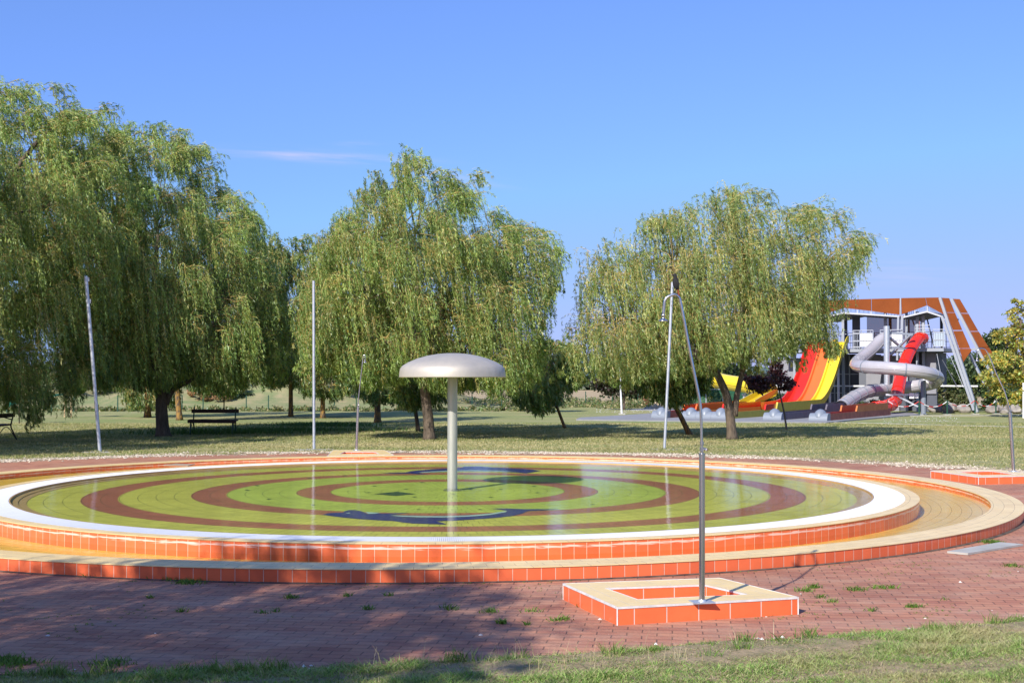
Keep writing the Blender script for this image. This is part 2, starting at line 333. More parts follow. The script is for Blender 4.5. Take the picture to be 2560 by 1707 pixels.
def paving_mat():
    m = bpy.data.materials.new('red_brick_paving'); m.use_nodes = True; t, n, l, b = nodes(m)
    tcn = new(m, 'ShaderNodeTexCoord'); mp = new(m, 'ShaderNodeMapping'); mp.inputs['Rotation'].default_value = (0, 0, R(7)); l.new(tcn.outputs['Object'], mp.inputs[0])
    dn = new(m, 'ShaderNodeTexNoise'); dn.inputs['Scale'].default_value = 1.1; dn.inputs['Detail'].default_value = 5; l.new(tcn.outputs['Object'], dn.inputs['Vector'])
    wob = new(m, 'ShaderNodeVectorMath', operation='MULTIPLY_ADD'); wob.inputs[1].default_value = (.035, .035, 0); l.new(dn.outputs['Color'], wob.inputs[0]); l.new(mp.outputs[0], wob.inputs[2])
    br = new(m, 'ShaderNodeTexBrick'); br.offset = .5; br.inputs['Color1'].default_value = (.50, .225, .135, 1); br.inputs['Color2'].default_value = (.38, .150, .095, 1); br.inputs['Mortar'].default_value = (.19, .10, .068, 1)
    br.inputs['Scale'].default_value = 1; br.inputs['Mortar Size'].default_value = .0050; br.inputs['Mortar Smooth'].default_value = .6; br.inputs['Brick Width'].default_value = .205; br.inputs['Row Height'].default_value = .105; br.inputs['Bias'].default_value = 0
    l.new(wob.outputs[0], br.inputs['Vector'])
    def noise(s, d=8, r=.65, st=None):
        q = new(m, 'ShaderNodeTexNoise'); q.inputs['Scale'].default_value = s; q.inputs['Detail'].default_value = d; q.inputs['Roughness'].default_value = r
        if st:
            mq = new(m, 'ShaderNodeMapping'); mq.inputs['Scale'].default_value = st; l.new(tcn.outputs['Object'], mq.inputs[0]); l.new(mq.outputs[0], q.inputs['Vector'])
        else: l.new(tcn.outputs['Object'], q.inputs['Vector'])
        return q.outputs['Fac']
    def ramp(f, a, bb, p0=.4, p1=.65):
        q = new(m, 'ShaderNodeMapRange'); q.inputs[1].default_value = p0; q.inputs[2].default_value = p1; q.inputs[3].default_value = a; q.inputs[4].default_value = bb; l.new(f, q.inputs[0]); return q.outputs[0]
    def mixc(f, a, c, bt='MIX'):
        q = new(m, 'ShaderNodeMix', data_type='RGBA', blend_type=bt)
        if isinstance(f, float): q.inputs[0].default_value = f
        else: l.new(f, q.inputs[0])
        l.new(a, q.inputs[6])
        if isinstance(c, tuple): q.inputs[7].default_value = (*c, 1)
        else: l.new(c, q.inputs[7])
        return q.outputs[2]
    c = mixc(1.0, br.outputs['Color'], ramp(noise(.55), .80, 1.12), 'MULTIPLY')
    c = mixc(ramp(noise(2.3, 10, .7), 0.0, .6, .46, .72), c, (.54, .28, .16))       # orange dusty bricks
    c = mixc(ramp(noise(1.3, 10, .75, (.6, 1.6, 1)), 0.0, .75, .46, .76), c, (.47, .33, .24))  # sandy dust
    c = mixc(ramp(noise(60, 3, .6), 0.0, .35, .5, .8), c, (.25, .115, .08))
    c = mixc(ramp(noise(24, 5, .7), 0.0, .6, .62, .74), c, (.46, .30, .24))
    l.new(c, b.inputs['Base Color']); b.inputs['Roughness'].default_value = .82; b.inputs['Specular IOR Level'].default_value = .3
    hh = new(m, 'ShaderNodeMath', operation='MULTIPLY_ADD'); hh.inputs[1].default_value = -1.0; l.new(br.outputs['Fac'], hh.inputs[0]); l.new(noise(30, 6), hh.inputs[2])
    bp = new(m, 'ShaderNodeBump'); bp.inputs['Strength'].default_value = .9; bp.inputs['Distance'].default_value = .010; l.new(hh.outputs[0], bp.inputs['Height']); l.new(bp.outputs[0], b.inputs['Normal'])
    return m
M_pave = paving_mat()
def lawn_mat():
    m = bpy.data.materials.new('dry_lawn'); m.use_nodes = True; t, n, l, b = nodes(m)
    tcn = new(m, 'ShaderNodeTexCoord')
    def noise(s, d=8, r=.6, st=(1, 1, 1)):
        q = new(m, 'ShaderNodeTexNoise'); q.inputs['Scale'].default_value = s; q.inputs['Detail'].default_value = d; q.inputs['Roughness'].default_value = r
        mq = new(m, 'ShaderNodeMapping'); mq.inputs['Scale'].default_value = st; l.new(tcn.outputs['Object'], mq.inputs[0]); l.new(mq.outputs[0], q.inputs['Vector']); return q.outputs['Fac']
    def ramp(f, p0, p1, a=0., bb=1.):
        q = new(m, 'ShaderNodeMapRange'); q.inputs[1].default_value = p0; q.inputs[2].default_value = p1; q.inputs[3].default_value = a; q.inputs[4].default_value = bb; l.new(f, q.inputs[0]); return q.outputs[0]
    def mixc(f, a, c):
        q = new(m, 'ShaderNodeMix', data_type='RGBA'); l.new(f, q.inputs[0])
        for i, s in ((6, a), (7, c)):
            if isinstance(s, tuple): q.inputs[i].default_value = (*s, 1)
            else: l.new(s, q.inputs[i])
        return q.outputs[2]
    c = mixc(ramp(noise(.22, 6), .38, .62), (.40, .365, .17), (.27, .305, .105))
    c = mixc(ramp(noise(1, 5, .6, (.05, .42, 1)), .46, .60, 0, .85), c, (.20, .28, .085))
    c = mixc(ramp(noise(1, 5, .6, (.07, .8, 1)), .56, .66, 0, .7), c, (.44, .37, .22))
    c = mixc(ramp(noise(.9, 9, .7, (.5, 1.2, 1)), .45, .72, 0, .8), c, (.42, .35, .20))
    c = mixc(ramp(noise(9, 6, .75), .40, .70, 0, .55), c, (.14, .165, .06))
    c = mixc(ramp(noise(2.1, 8, .75, (.35, 1.2, 1)), .60, .72, 0, .75), c, (.46, .35, .24))
    l.new(c, b.inputs['Base Color']); b.inputs['Roughness'].default_value = .95; b.inputs['Specular IOR Level'].default_value = .1
    bp = new(m, 'ShaderNodeBump'); bp.inputs['Strength'].default_value = .9; bp.inputs['Distance'].default_value = .05; l.new(noise(14, 6, .7), bp.inputs['Height']); l.new(bp.outputs[0], b.inputs['Normal'])
    return m
M_lawn = lawn_mat()
def leaf_mat(name, back=(1.5, 1.5, 2.0), rough=.42, trans=.30, spec=.5):
    m = bpy.data.materials.new(name); m.use_nodes = True; t, n, l, b = nodes(m)
    at = new(m, 'ShaderNodeAttribute', attribute_name='Col'); ge = new(m, 'ShaderNodeNewGeometry')
    mx = new(m, 'ShaderNodeMix', data_type='RGBA', blend_type='MULTIPLY'); l.new(ge.outputs['Backfacing'], mx.inputs[0]); l.new(at.outputs['Color'], mx.inputs[6]); mx.inputs[7].default_value = (*back, 1)
    l.new(mx.outputs[2], b.inputs['Base Color']); b.inputs['Roughness'].default_value = rough; b.inputs['Specular IOR Level'].default_value = spec
    tl = new(m, 'ShaderNodeBsdfTranslucent'); g = new(m, 'ShaderNodeMix', data_type='RGBA', blend_type='MULTIPLY'); g.inputs[0].default_value = 1; l.new(at.outputs['Color'], g.inputs[6]); g.inputs[7].default_value = (1.5, 1.6, .6, 1); l.new(g.outputs[2], tl.inputs[0])
    ms = new(m, 'ShaderNodeMixShader'); ms.inputs[0].default_value = trans; l.new(b.outputs[0], ms.inputs[1]); l.new(tl.outputs[0], ms.inputs[2]); l.new(ms.outputs[0], t.nodes['Material Output'].inputs[0])
    return m
M_leaf = leaf_mat('willow_leaf', back=(1.35, 1.35, 1.7), trans=.34); M_bleaf = leaf_mat('broad_leaf', back=(1.2, 1.2, 1.3)); M_blade = leaf_mat('grass_blade', back=(1, 1, 1), rough=.6, trans=.25, spec=.25)
M_bark = mat('willow_bark', (.16, .12, .085), .9, c2=(.055, .042, .032), vscale=3.5, bump=1.0, bscale=9, stretch=(4, 4, .9))
M_lichen = mat('lichen_bark', (.30, .17, .04), .9, c2=(.085, .062, .045), vscale=5, bump=.9, bscale=12, stretch=(3, 3, 1), lo=.42, hi=.58)
M_branch = mat('olive_branch', (.20, .15, .06), .8)
M_twig = mat('yellow_twig', (.50, .35, .12), .6, spec=.3)
M_galv = mat('galvanised_steel', (.56, .60, .66), .42, metal=.55, var=.28, vscale=16)
M_steel = mat('brushed_stainless', (.55, .55, .56), .24, metal=1.0, var=.12, vscale=9)
M_dome = mat('dull_steel', (.52, .47, .39), .5, metal=.35, c2=(.38, .355, .32), vscale=2.6, lo=.35, hi=.7, stretch=(1, 1, .6))
M_pole = mat('weathered_steel_pole', (.46, .46, .42), .45, metal=.4, c2=(.34, .34, .31), vscale=5, stretch=(3, 3, .5))
M_black = mat('black_paint', (.012, .012, .012), .5); M_green = mat('dark_green_paint', (.01, .06, .035), .5)
M_wood = mat('dark_wood', (.045, .020, .014), .6, var=.4, vscale=9, stretch=(1, 8, 8))
M_conc = mat('concrete', (.27, .27, .275), .85, var=.2, vscale=2, bump=.2)
M_kerbc = mat('pale_concrete', (.42, .41, .37), .9, var=.25, vscale=3)
M_corten = mat('rusted_steel', (.25, .068, .018), .85, spec=.12, c2=(.17, .046, .013), vscale=.8, lo=.3, hi=.7)
M_frame = mat('grey_steel_paint', (.34, .37, .42), .4, metal=.2, var=.12, vscale=2)
M_slate = mat('slate_cladding', (.085, .095, .125), .6, var=.2, vscale=1.5); M_light = mat('light_cladding', (.25, .25, .28), .6, var=.12, vscale=1.5)
M_gt = mat('grey_fibreglass', (.41, .395, .42), .25, coat=.2, var=.10, vscale=2); M_rt = mat('red_fibreglass', (.66, .025, .01), .2, coat=.4, var=.1, vscale=3)
M_ot = mat('orange_fibreglass', (.78, .15, .03), .2, coat=.3, var=.06, vscale=3); M_yt = mat('yellow_fibreglass', (.74, .56, .03), .2, coat=.3, var=.06, vscale=3)
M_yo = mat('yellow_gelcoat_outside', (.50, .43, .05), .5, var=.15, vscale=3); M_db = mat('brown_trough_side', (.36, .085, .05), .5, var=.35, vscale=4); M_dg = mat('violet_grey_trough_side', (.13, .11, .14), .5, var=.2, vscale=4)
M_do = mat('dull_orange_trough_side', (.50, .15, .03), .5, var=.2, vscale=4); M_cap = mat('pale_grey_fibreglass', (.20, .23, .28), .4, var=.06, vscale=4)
M_rock = mat('rock', (.36, .32, .27), .9, c2=(.17, .155, .15), vscale=2.2, bump=.8, bscale=5)
M_sand = mat('sand', (.55, .42, .26), .95, var=.15, vscale=6, bump=.3)
M_wheat = mat('stubble_field', (.44, .32, .17), .95, c2=(.36, .28, .15), vscale=.05)
M_mound = mat('weedy_earth', (.32, .27, .14), .95, c2=(.14, .19, .07), vscale=.9, bump=.9, bscale=3)
M_dirt = mat('dirt', (.36, .26, .155), .95, c2=(.18, .155, .075), vscale=7, bump=.6, bscale=30)

# ------------------------------------------------------------------ ground, paving
rs = np.random.RandomState(5)
mb = MB(); o = 0
S_ = 3500
mb.v += [Vector((-S_, -60, 0)), Vector((S_, -60, 0)), Vector((S_, 5200, 0)), Vector((-S_, 5200, 0))]; mb.face((0, 1, 2, 3))
tag(mb.build('lawn', M_lawn), kind='structure')
PC = Vector((-1.3, 19.43, 0))
_ang = np.array([-180, -140, -98.5, -84.5, -76.6, -63, -20, 28.3, 83, 140, 180.]); _rr = np.array([12.2, 12.2, 11.72, 11.3, 11.02, 11.06, 11.8, 11.35, 10.8, 12.0, 12.2])
def pave_r(deg): return float(np.interp((deg + 180) % 360 - 180, _ang, _rr))
mb = MB(); mb.v.append(PC + Vector((0, 0, .004))); nseg = 360
for i in range(nseg):
    a = i; r = pave_r(a) + .05 * math.sin(a * .7) + rs.uniform(-.04, .04)
    mb.v.append(PC + Vector((r * math.cos(R(a)), r * math.sin(R(a)), .004)))
for i in range(nseg): mb.face((0, 1 + i, 1 + (i + 1) % nseg))
tag(mb.build('brick_paving', M_pave), kind='structure')
mb = MB()   # bare soil strip along the paving edge
for i in range(nseg + 1):
    a = i; r = pave_r(a); wdt = (.22 if 200 < a < 330 else .75) * (1 + .5 * math.sin(a * .31) * math.sin(a * .17 + 1))
    for rr_ in (r - .2, r + wdt): mb.v.append(PC + Vector((rr_ * math.cos(R(a)), rr_ * math.sin(R(a)), .002)))
for i in range(nseg): mb.face((2 * i, 2 * i + 2, 2 * i + 3, 2 * i + 1))
tag(mb.build('soil_strip', M_dirt), kind='structure')

# ------------------------------------------------------------------ pool
OC = Vector((-1.27, 19.43, 0)); IC = Vector((-.90, 18.65, 0))
pool = empty('splash_pool', OC, 'round shallow mosaic pool inside an orange and sand tiled raised double rim', 'pool')
ZC = .125
k = MB(); k.lathe(OC, [(8.19, 0), (8.19, ZC - .008)], 300, uref=8.19); k.build('kerb_wall', M_wall, pool, smooth=True)
k = MB(); k.lathe(OC, [(8.188, .012), (8.20, .010), (8.235, .006)], 300); k.build('dirt_joint', M_joint, pool)
k = MB(); k.lathe(OC, [(8.196, ZC - .008), (8.196, ZC), (7.80, ZC), (7.80, ZC - .01)], 300, uref=8.0); k.build('coping', M_cope, pool)
k = MB(); k.lathe(OC, [(7.81, ZC - .01), (7.81, .02)], 300, uref=7.81); k.build('inner_kerb_wall', M_wall_in, pool, smooth=True)
k = MB(); k.lathe(OC, [(7.82, .03), (5.0, .03)], 300, uref=7.0); k.build('channel_floor', M_chan, pool)
ZR = .205
k = MB(); k.lathe(IC, [(6.34, .03), (6.34, ZR - .008)][::-1], 300, uref=6.34); k.build('rim_wall', M_wall_in, pool, smooth=True)
k = MB(); k.lathe(IC, [(6.346, ZR - .008), (6.346, ZR), (6.17, ZR), (6.17, ZR - .03)], 300, uref=6.3); k.build('rim_coping', M_cope, pool)
k = MB(); k.lathe(IC, [(6.17, ZR - .028), (5.78, ZR - .028)], 200); k.build('gutter', M_dark, pool)
k = MB(); ns = 1900
for i in range(ns):
    a = 2 * math.pi * i / ns; d = Vector((math.cos(a), math.sin(a), 0)); e = Vector((-d.y, d.x, 0)); o = len(k.v); hw = .0073
    for r, z in ((5.775, ZR - .022), (5.775, ZR - .004), (6.168, ZR - .004), (6.168, ZR - .022)):
        for sgn in (-1, 1): k.v.append(IC + d * r + e * (hw * sgn) + Vector((0, 0, z)))
    for q in ((2, 3, 5, 4), (0, 1, 3, 2), (0, 2, 4, 6), (1, 7, 5, 3)): k.face([o + j for j in q])
k.build('overflow_grate', M_white, pool)
k = MB(); k.lathe(IC, [(5.782, ZR - .004), (5.765, ZR - .004), (5.765, ZR - .03), (5.67, ZR - .036), (5.67, ZR - .045), (5.57, ZR - .05), (5.57, .147)], 240)
k.build('entry_step', M_tan, pool)
k = MB(); k.v += [IC + Vector((5.58 * math.cos(2 * math.pi * i / 240), 5.58 * math.sin(2 * math.pi * i / 240), .150)) for i in range(240)]
k.v = [v - IC for v in k.v]; k.face(list(range(240)))
fl = k.build('mosaic_floor', M_floor); fl.parent = pool; fl.location = IC - OC
# mosaic pictures laid flush in the pool floor (traced on the floor plane)
def ZP(pts, ox, oy, s, z=.155):
    out = []
    for x, y in pts:
        p = G(ox + x / s, oy + y / s, z - .005); p.z = .1530; out.append(p)
    return out
M_navy = mat('navy_mosaic', (.018, .020, .20), .5, var=.25, vscale=3); M_cyan = mat('pale_blue_mosaic', (.42, .60, .55), .5, var=.12, vscale=3); M_dkgreen = mat('dark_green_mosaic', (.025, .07, .035), .5, var=.2, vscale=3)
def mosaic(name, pts, m, zoff=0, lab=None, par=None):
    k = MB(); n = len(pts); k.v += [Vector((p.x, p.y, p.z + zoff)) for p in pts]; k.face(list(range(n)))
    ob = k.build(name, m, par or pool)
    if lab: ob['label'] = lab
    return ob
s4 = 2352 / 700.0
front = [(-115, 458), (-60, 446), (0, 442), (60, 440), (75, 428), (110, 419), (160, 419), (215, 430), (250, 444), (262, 452), (350, 449), (480, 446), (615, 443), (540, 452), (455, 461), (600, 464), (800, 469), (1000, 467), (1180, 458), (1340, 442), (1440, 427), (1390, 417), (1300, 408), (1420, 406), (1520, 409), (1600, 412), (1880, 412), (1740, 422), (1610, 428), (1570, 447), (1480, 470), (1330, 486), (1150, 499), (1000, 508), (840, 514), (900, 528), (930, 541), (800, 538), (640, 532), (560, 524), (500, 513), (330, 504), (180, 494), (60, 482), (-40, 470)]
dol = mosaic('dolphin', ZP(front, 840, 1150, s4), M_navy, 0, 'navy dolphin nearer the front rim')
mosaic('dolphin_belly', ZP([(450, 466), (700, 471), (900, 473), (1120, 466), (1300, 450), (1440, 427), (1425, 440), (1300, 462), (1120, 477), (900, 484), (680, 482), (540, 476)], 840, 1150, s4), M_cyan, .003, par=dol)
mosaic('dolphin_belly', ZP([(245, 437), (375, 445), (330, 452), (270, 454)], 840, 1150, s4), M_cyan, .003, par=dol)
mosaic('dolphin_eye', ZP([(85, 446), (115, 443), (118, 450), (90, 450)], 840, 1150, s4), M_cyan, .003, par=dol)
back = [(375, 108), (480, 106), (580, 104), (640, 92), (760, 80), (900, 72), (1060, 64), (1070, 54), (1200, 52), (1300, 60), (1420, 66), (1560, 74), (1660, 82), (1720, 90), (1660, 100), (1600, 111), (1520, 104), (1380, 98), (1200, 94), (1000, 94), (850, 99), (740, 105), (690, 110), (780, 120), (700, 118), (620, 112), (560, 113), (460, 112)]
dol2 = mosaic('dolphin', ZP(back, 840, 1150, s4), M_navy, 0, 'navy dolphin beyond the mushroom fountain')
mosaic('dolphin_belly', ZP([(680, 105), (800, 96), (950, 90), (1150, 86), (1370, 90), (1500, 98), (1350, 97), (1150, 93), (950, 97), (800, 104), (730, 108)], 840, 1150, s4), M_cyan, .003, par=dol2)
mosaic('dark_diamond', ZP([(315, 284), (515, 265), (672, 284), (500, 301)], 840, 1150, s4), M_dkgreen)
for (x, y) in ((75, 131), (322, 218), (725, 187), (588, 244), (275, 272), (662, 311), (1385, 246), (1130, 246), (930, 246), (1665, 220), (1692, 273), (1300, 311), (695, 415), (1208, 415), (2155, 372), (985, 283)):
    mosaic('small_diamond', ZP([(x - 24, y), (x, y - 3), (x + 24, y), (x, y + 3)], 840, 1150, s4), M_dkgreen)
for (x, y) in ((1690, 478), (1760, 448), (1838, 541), (2140, 580), (2115, 398)):
    mosaic('small_diamond', ZP([(x - 20, y), (x, y - 3), (x + 20, y), (x, y + 3)], 0, 1050, 2352 / 860.), M_dkgreen)
k = MB(); k.v += [IC + Vector((5.768 * math.cos(2 * math.pi * i / 240), 5.768 * math.sin(2 * math.pi * i / 240), .188)) for i in range(240)]; k.face(list(range(240)))
tag(k.build('pool_water', M_water), kind='structure')
k = MB()
for i in range(240):
    a = 2 * math.pi * i / 240; k.v += [IC + Vector((6.335 * math.cos(a), 6.335 * math.sin(a), .083)), OC + Vector((7.806 * math.cos(a), 7.806 * math.sin(a), .083))]
for i in range(240): j = (i + 1) % 240; k.face((2 * i, 2 * i + 1, 2 * j + 1, 2 * j))
tag(k.build('channel_water', M_water2), kind='structure')
# loose slabs
k = MB(); p = [G(408, 1164, .21), G(470, 1165, .21), G(487, 1161, .21), G(440, 1159.5, .21)]
k.prism(p[::-1], (0, 0, .012)); tag(k.build('cover_slab', M_cope), 'flat pale slab lying across the left back of the pool rim', 'slab')
k = MB(); p = [G(2368, 1382, .006), G(2420, 1387, .006), G(2558, 1364, .006), G(2500, 1359, .006)]
k.prism(p, (0, 0, .02)); tag(k.build('broken_slab', M_kerbc), 'thin pale slab lying on the paving by the right kerb', 'slab')

# ------------------------------------------------------------------ mushroom fountain
mc = P(1131, 1000, 18.65); mc.z = .15
f = empty('mushroom_fountain', mc, 'steel mushroom fountain standing in the middle of the round pool', 'fountain')
zc = CH
prof = [(.742, -.002), (.752, 0), (.752, .012), (.746, .07), (.735, .125), (.70, .165), (.62, .212), (.50, .262), (.36, .303), (.20, .330), (.08, .339), (.0005, .340)]
k = MB(); k.lathe((mc.x, mc.y, zc - .005), prof, 96); k.lathe((mc.x, mc.y, zc - .005), [(.742, -.002), (.735, .06), (.68, .15), (.4, .27), (.07, .31)], 96)
k.build('cap', M_dome, f, smooth=True)
k = MB(); k.tube([(mc.x, mc.y, .15), (mc.x, mc.y, zc + .28)], .0705, 32); k.build('stem', M_pole, f, smooth='auto')
k = MB(); k.tube([(mc.x, mc.y, .15), (mc.x, mc.y, .162)], .13, 32)
for i in range(8): k.tube([(mc.x + .105 * math.cos(i * .785), mc.y + .105 * math.sin(i * .785), .16), (mc.x + .105 * math.cos(i * .785), mc.y + .105 * math.sin(i * .785), .172)], .012, 6)
k.build('base_flange', M_steel, f, smooth='auto')

# ------------------------------------------------------------------ showers and basins
def basin(name, c_out, c_in, h, label, dirt=True):
    """c_out, c_in: 4 corners ccw on the top plane"""
    b = empty(name, (c_out[0].x, c_out[0].y, 0), label, 'basin', 'square tiled shower basins')
    k = MB(); kt = MB(); kg = MB(); ki = MB()
    for i in range(4):
        a, q = c_out[i], c_out[(i + 1) % 4]; L = (q - a).length
        o = len(k.v); k.v += [Vector((a.x, a.y, .0)), Vector((q.x, q.y, .0)), Vector((q.x, q.y, h - .006)), Vector((a.x, a.y, h - .006))]
        k.face((o, o + 1, o + 2, o + 3), 0, ((0.12, 0), (L + .12, 0), (L + .12, .125), (0.12, .125)))
        ai, qi = c_in[i], c_in[(i + 1) % 4]; d = (q - a).normalized(); nn = Vector((-d.y, d.x, 0))
        o = len(kt.v); kt.v += [Vector((a.x, a.y, h)), Vector((q.x, q.y, h)), Vector((qi.x, qi.y, h)), Vector((ai.x, ai.y, h))]
        uvs = [((pt - a).dot(d), (pt - a).dot(nn)) for pt in (a, q, qi, ai)]
        kt.face((o, o + 1, o + 2, o + 3), 0, uvs)
        Li = (qi - ai).length; o = len(ki.v)
        ki.v += [Vector((ai.x, ai.y, h - .006)), Vector((qi.x, qi.y, h - .006)), Vector((qi.x, qi.y, .02)), Vector((ai.x, ai.y, .02))]
        ki.face((o, o + 1, o + 2, o + 3), 0, ((0, .125), (Li, .125), (Li, 0), (0, 0)))
        kg.beam(Vector((a.x, a.y, h - .005)), Vector((q.x, q.y, h - .005)), .010, .014)
        kg.beam(Vector((ai.x, ai.y, h - .005)), Vector((qi.x, qi.y, h - .005)), .009, .012)
        kg.beam(Vector((a.x, a.y, 0)), Vector((a.x, a.y, h)), .009, .009)
    k.build('side_tiles', M_bigwall, b); kt.build('top_tiles', M_bigcope, b); ki.build('inner_tiles', M_bigwall, b); kg.build('grout_edges', M_grout, b)
    kf = MB(); kf.v += [Vector((p_.x, p_.y, .022)) for p_ in c_in]; kf.face((0, 1, 2, 3)); kf.build('basin_floor', M_ot2, b)
M_ot2 = mat('orange_floor_tile', (.66, .15, .05), .3, var=.15, vscale=4)
hB = .13
co = [G(1543, 1517.6, hB), G(1995, 1492, hB), G(1800, 1444, hB), G(1408, 1458, hB)]
ci = [G(1594, 1497.5, hB), G(1868, 1485, hB), G(1762, 1461, hB), G(1514, 1469.5, hB)]
basin('shower_basin', co, ci, hB, 'nearest square tiled basin, in the foreground around the tall bent shower')
ctr = sum(co, Vector()) / 4; Mrot = Matrix.Rotation(0, 3, 'Z')
cf = [G(826, 1139, hB), G(982, 1136, hB), G(955, 1126, hB), G(838, 1126, hB)]
c0 = sum(cf, Vector()) / 4
def shrink(c, s):
    m_ = sum(c, Vector()) / 4; return [m_ + (p_ - m_) * s for p_ in c]
cf = [G(818, 1140, hB), G(984, 1136.5, hB), G(960, 1124.6, hB), G(832, 1124.8, hB)]
basin('shower_basin', cf, [G(848, 1134.5, hB), G(948, 1134, hB), G(936, 1129.0, hB), G(862, 1129.0, hB)], hB, 'small far tiled basin behind the pool, left of the mushroom fountain')
r0 = G(2327, 1176, hB); r1 = G(2446, 1191.5, hB); r3 = G(2483, 1172.8, hB); r2 = r1 + (r3 - r0)
cr_ = [r0, r1, r2, r3]
basin('shower_basin', cr_, shrink(cr_, .56), hB, 'tiled basin at the right edge of the paving under the lean shower pipe')

def smooth_path(pts, n=6):
    pts = [Vector(p) for p in pts]; out = []
    for i in range(len(pts) - 1):
        p0 = pts[max(i - 1, 0)]; p1 = pts[i]; p2 = pts[i + 1]; p3 = pts[min(i + 2, len(pts) - 1)]
        for j in range(n):
            t = j / n; out.append(.5 * ((2 * p1) + (-p0 + p2) * t + (2 * p0 - 5 * p1 + 4 * p2 - p3) * t * t + (-p0 + 3 * p1 - 3 * p2 + p3) * t ** 3))
    return out + [pts[-1]]
def shower(Y, fat, thin, rf, rt, head, label, hs=1.0, zb=hB):
    base = P(*fat[0], Y); base.z = zb
    s = empty('outdoor_shower', base, label, 'shower', 'bent pipe outdoor showers')
    ft = [P(*q, Y) for q in fat]; ft[0].z = zb
    k = MB(); k.tube(ft, rf, 20); k.build('lower_pipe', M_steel, s, smooth='auto')
    top = ft[-1]; th = [top + Vector((0, 0, -.01))] + [P(*q, Y) for q in thin]
    k = MB(); k.tube(smooth_path(th, 6), rt, 14); k.build('upper_pipe', M_steel, s, smooth=True)
    k = MB()
    k.tube([top, top + Vector((0, 0, .012)), top + Vector((0, 0, .016))], [rf * 1.12, rf * 1.12, rf * .6], 18)
    k.tube([top + Vector((0, 0, .03)), top + Vector((0, 0, .06))], rt * 1.7, 6); k.tube([top + Vector((0, 0, .075)), top + Vector((0, 0, .10))], rt * 1.5, 16)
    vv_ = k.build('valve', M_steel, s, smooth='auto')
    k = MB(); k.tube([top + Vector((0, 0, .045)), top + Vector((.03, 0, .045))], rt * .8, 10); k.tube([top + Vector((.03, 0, .035)), top + Vector((.036, 0, .05))], rt * 1.2, 10); k.build('handle', M_steel, vv_)
    h = P(*head, Y); r = .035 * hs
    k = MB(); k.lathe(h, [(.0005, .052 * hs), (.011 * hs, .050 * hs), (.013 * hs, .040 * hs), (.012 * hs, .030 * hs), (.008 * hs, .024 * hs), (.016 * hs, .014 * hs), (r, .002), (r, -.004), (.0005, -.003)], 28); k.build('shower_head', M_steel, s, smooth=True)
    k = MB(); k.box((base.x, base.y, zb + .004), (.16, .13, .008), .2); k.tube([base + Vector((0, 0, .004)), base + Vector((0, 0, .022))], [rf * 1.5, rf * 1.2], 18); k.build('base_plate', M_galv, s)
    return s
YA = 9.56
shower(YA, [(1755, 1495), (1755, 1138)], [(1754, 1100), (1753, 1050), (1751, 1016), (1747, 990), (1737, 940), (1724, 875), (1711, 805), (1701, 755), (1697, 743), (1689, 736.5), (1680, 738), (1668, 743.5), (1662, 753), (1660, 768), (1658.5, 785)], .0217, .0102, (1658, 802), 'tall bent pipe shower in the right foreground with a small bird on it')
YB = 29.2
shower(YB, [(891, 1126), (895, 1017)], [(896, 1000), (900, 960), (904, 925), (907, 897), (909, 889), (911.5, 887), (912.5, 890), (912.5, 898)], .028, .011, (912.5, 906), 'far thin shower behind the pool, left of the mushroom fountain', 1.25)
YC = G(2534, 1179, hB).y
shower(YC, [(2534, 1179), (2525, 1033)], [(2523, 1020), (2519.5, 1007), (2511, 978), (2491, 935), (2474, 893), (2464, 875), (2455, 871), (2447, 872.5), (2443.5, 878), (2442.8, 888), (2442.6, 893)], .030, .0105, (2442.6, 902), 'right-hand shower whose pipe leans left in front of the yellowing tree', 1.25)

# bird on the near shower
bp_ = P(1690.5, 735.5, YA); bird = empty('bird', bp_, 'small black bird with rusty tail perched on the nearest shower pipe', 'bird')
M_bird = mat('black_plumage', (.012, .011, .012), .8, bump=.4, bscale=300); M_rust = mat('rusty_feather', (.22, .05, .015), .8, bump=.4, bscale=300)
bw = .33 / 110   # metres per unit
def B3(x, z, y=0): return bp_ + Vector((x * bw, y * bw, z * bw + .004))
k = MB()
pth = [B3(3, 9), B3(1.5, 14), B3(-.3, 21), B3(-1.2, 28), B3(-1.8, 34), B3(-2.2, 38), B3(-2.7, 42), B3(-2.9, 46), B3(-2.6, 49)]
k.tube(pth, [v * bw for v in (2.2, 5.5, 7.6, 7.9, 6.5, 4.6, 4.9, 4.2, 1.6)], 14); ob = k.build('body', M_bird, bird, smooth=True)
k = MB(); k.tube([B3(-6.5, 45), B3(-9.5, 44.2), B3(-11.5, 43.8)], [1.5 * bw, .8 * bw, .2 * bw], 8); k.build('beak', M_black, bird, smooth=True)
k = MB(); k.prism([B3(1.2, 15, -2.4), B3(6, 13, -2.4), B3(8.2, -6, -2), B3(5.2, -7, -2)], Vector((0, 4.6 * bw, 0))); k.build('tail', M_rust, bird, bevel=.001)
for s_ in (-1, 1):
    k = MB(); k.tube([B3(-1.5, 12, 2.6 * s_), B3(-1.2, 5, 2.6 * s_), B3(-1.5, .2, 2.4 * s_)], .5 * bw, 6); k.tube([B3(-4, 0, 2.4 * s_), B3(1.5, 0, 2.4 * s_)], .5 * bw, 6); k.build('leg', M_black, bird)
    k = MB(); k.tube([B3(.5, 33, 5.2 * s_), B3(2, 26, 6.8 * s_), B3(4, 18, 5.2 * s_), B3(6, 8, 2.4 * s_)], [2.2 * bw, 3.2 * bw, 2.6 * bw, .6 * bw], 8); k.build('wing', M_bird, bird, smooth=True)

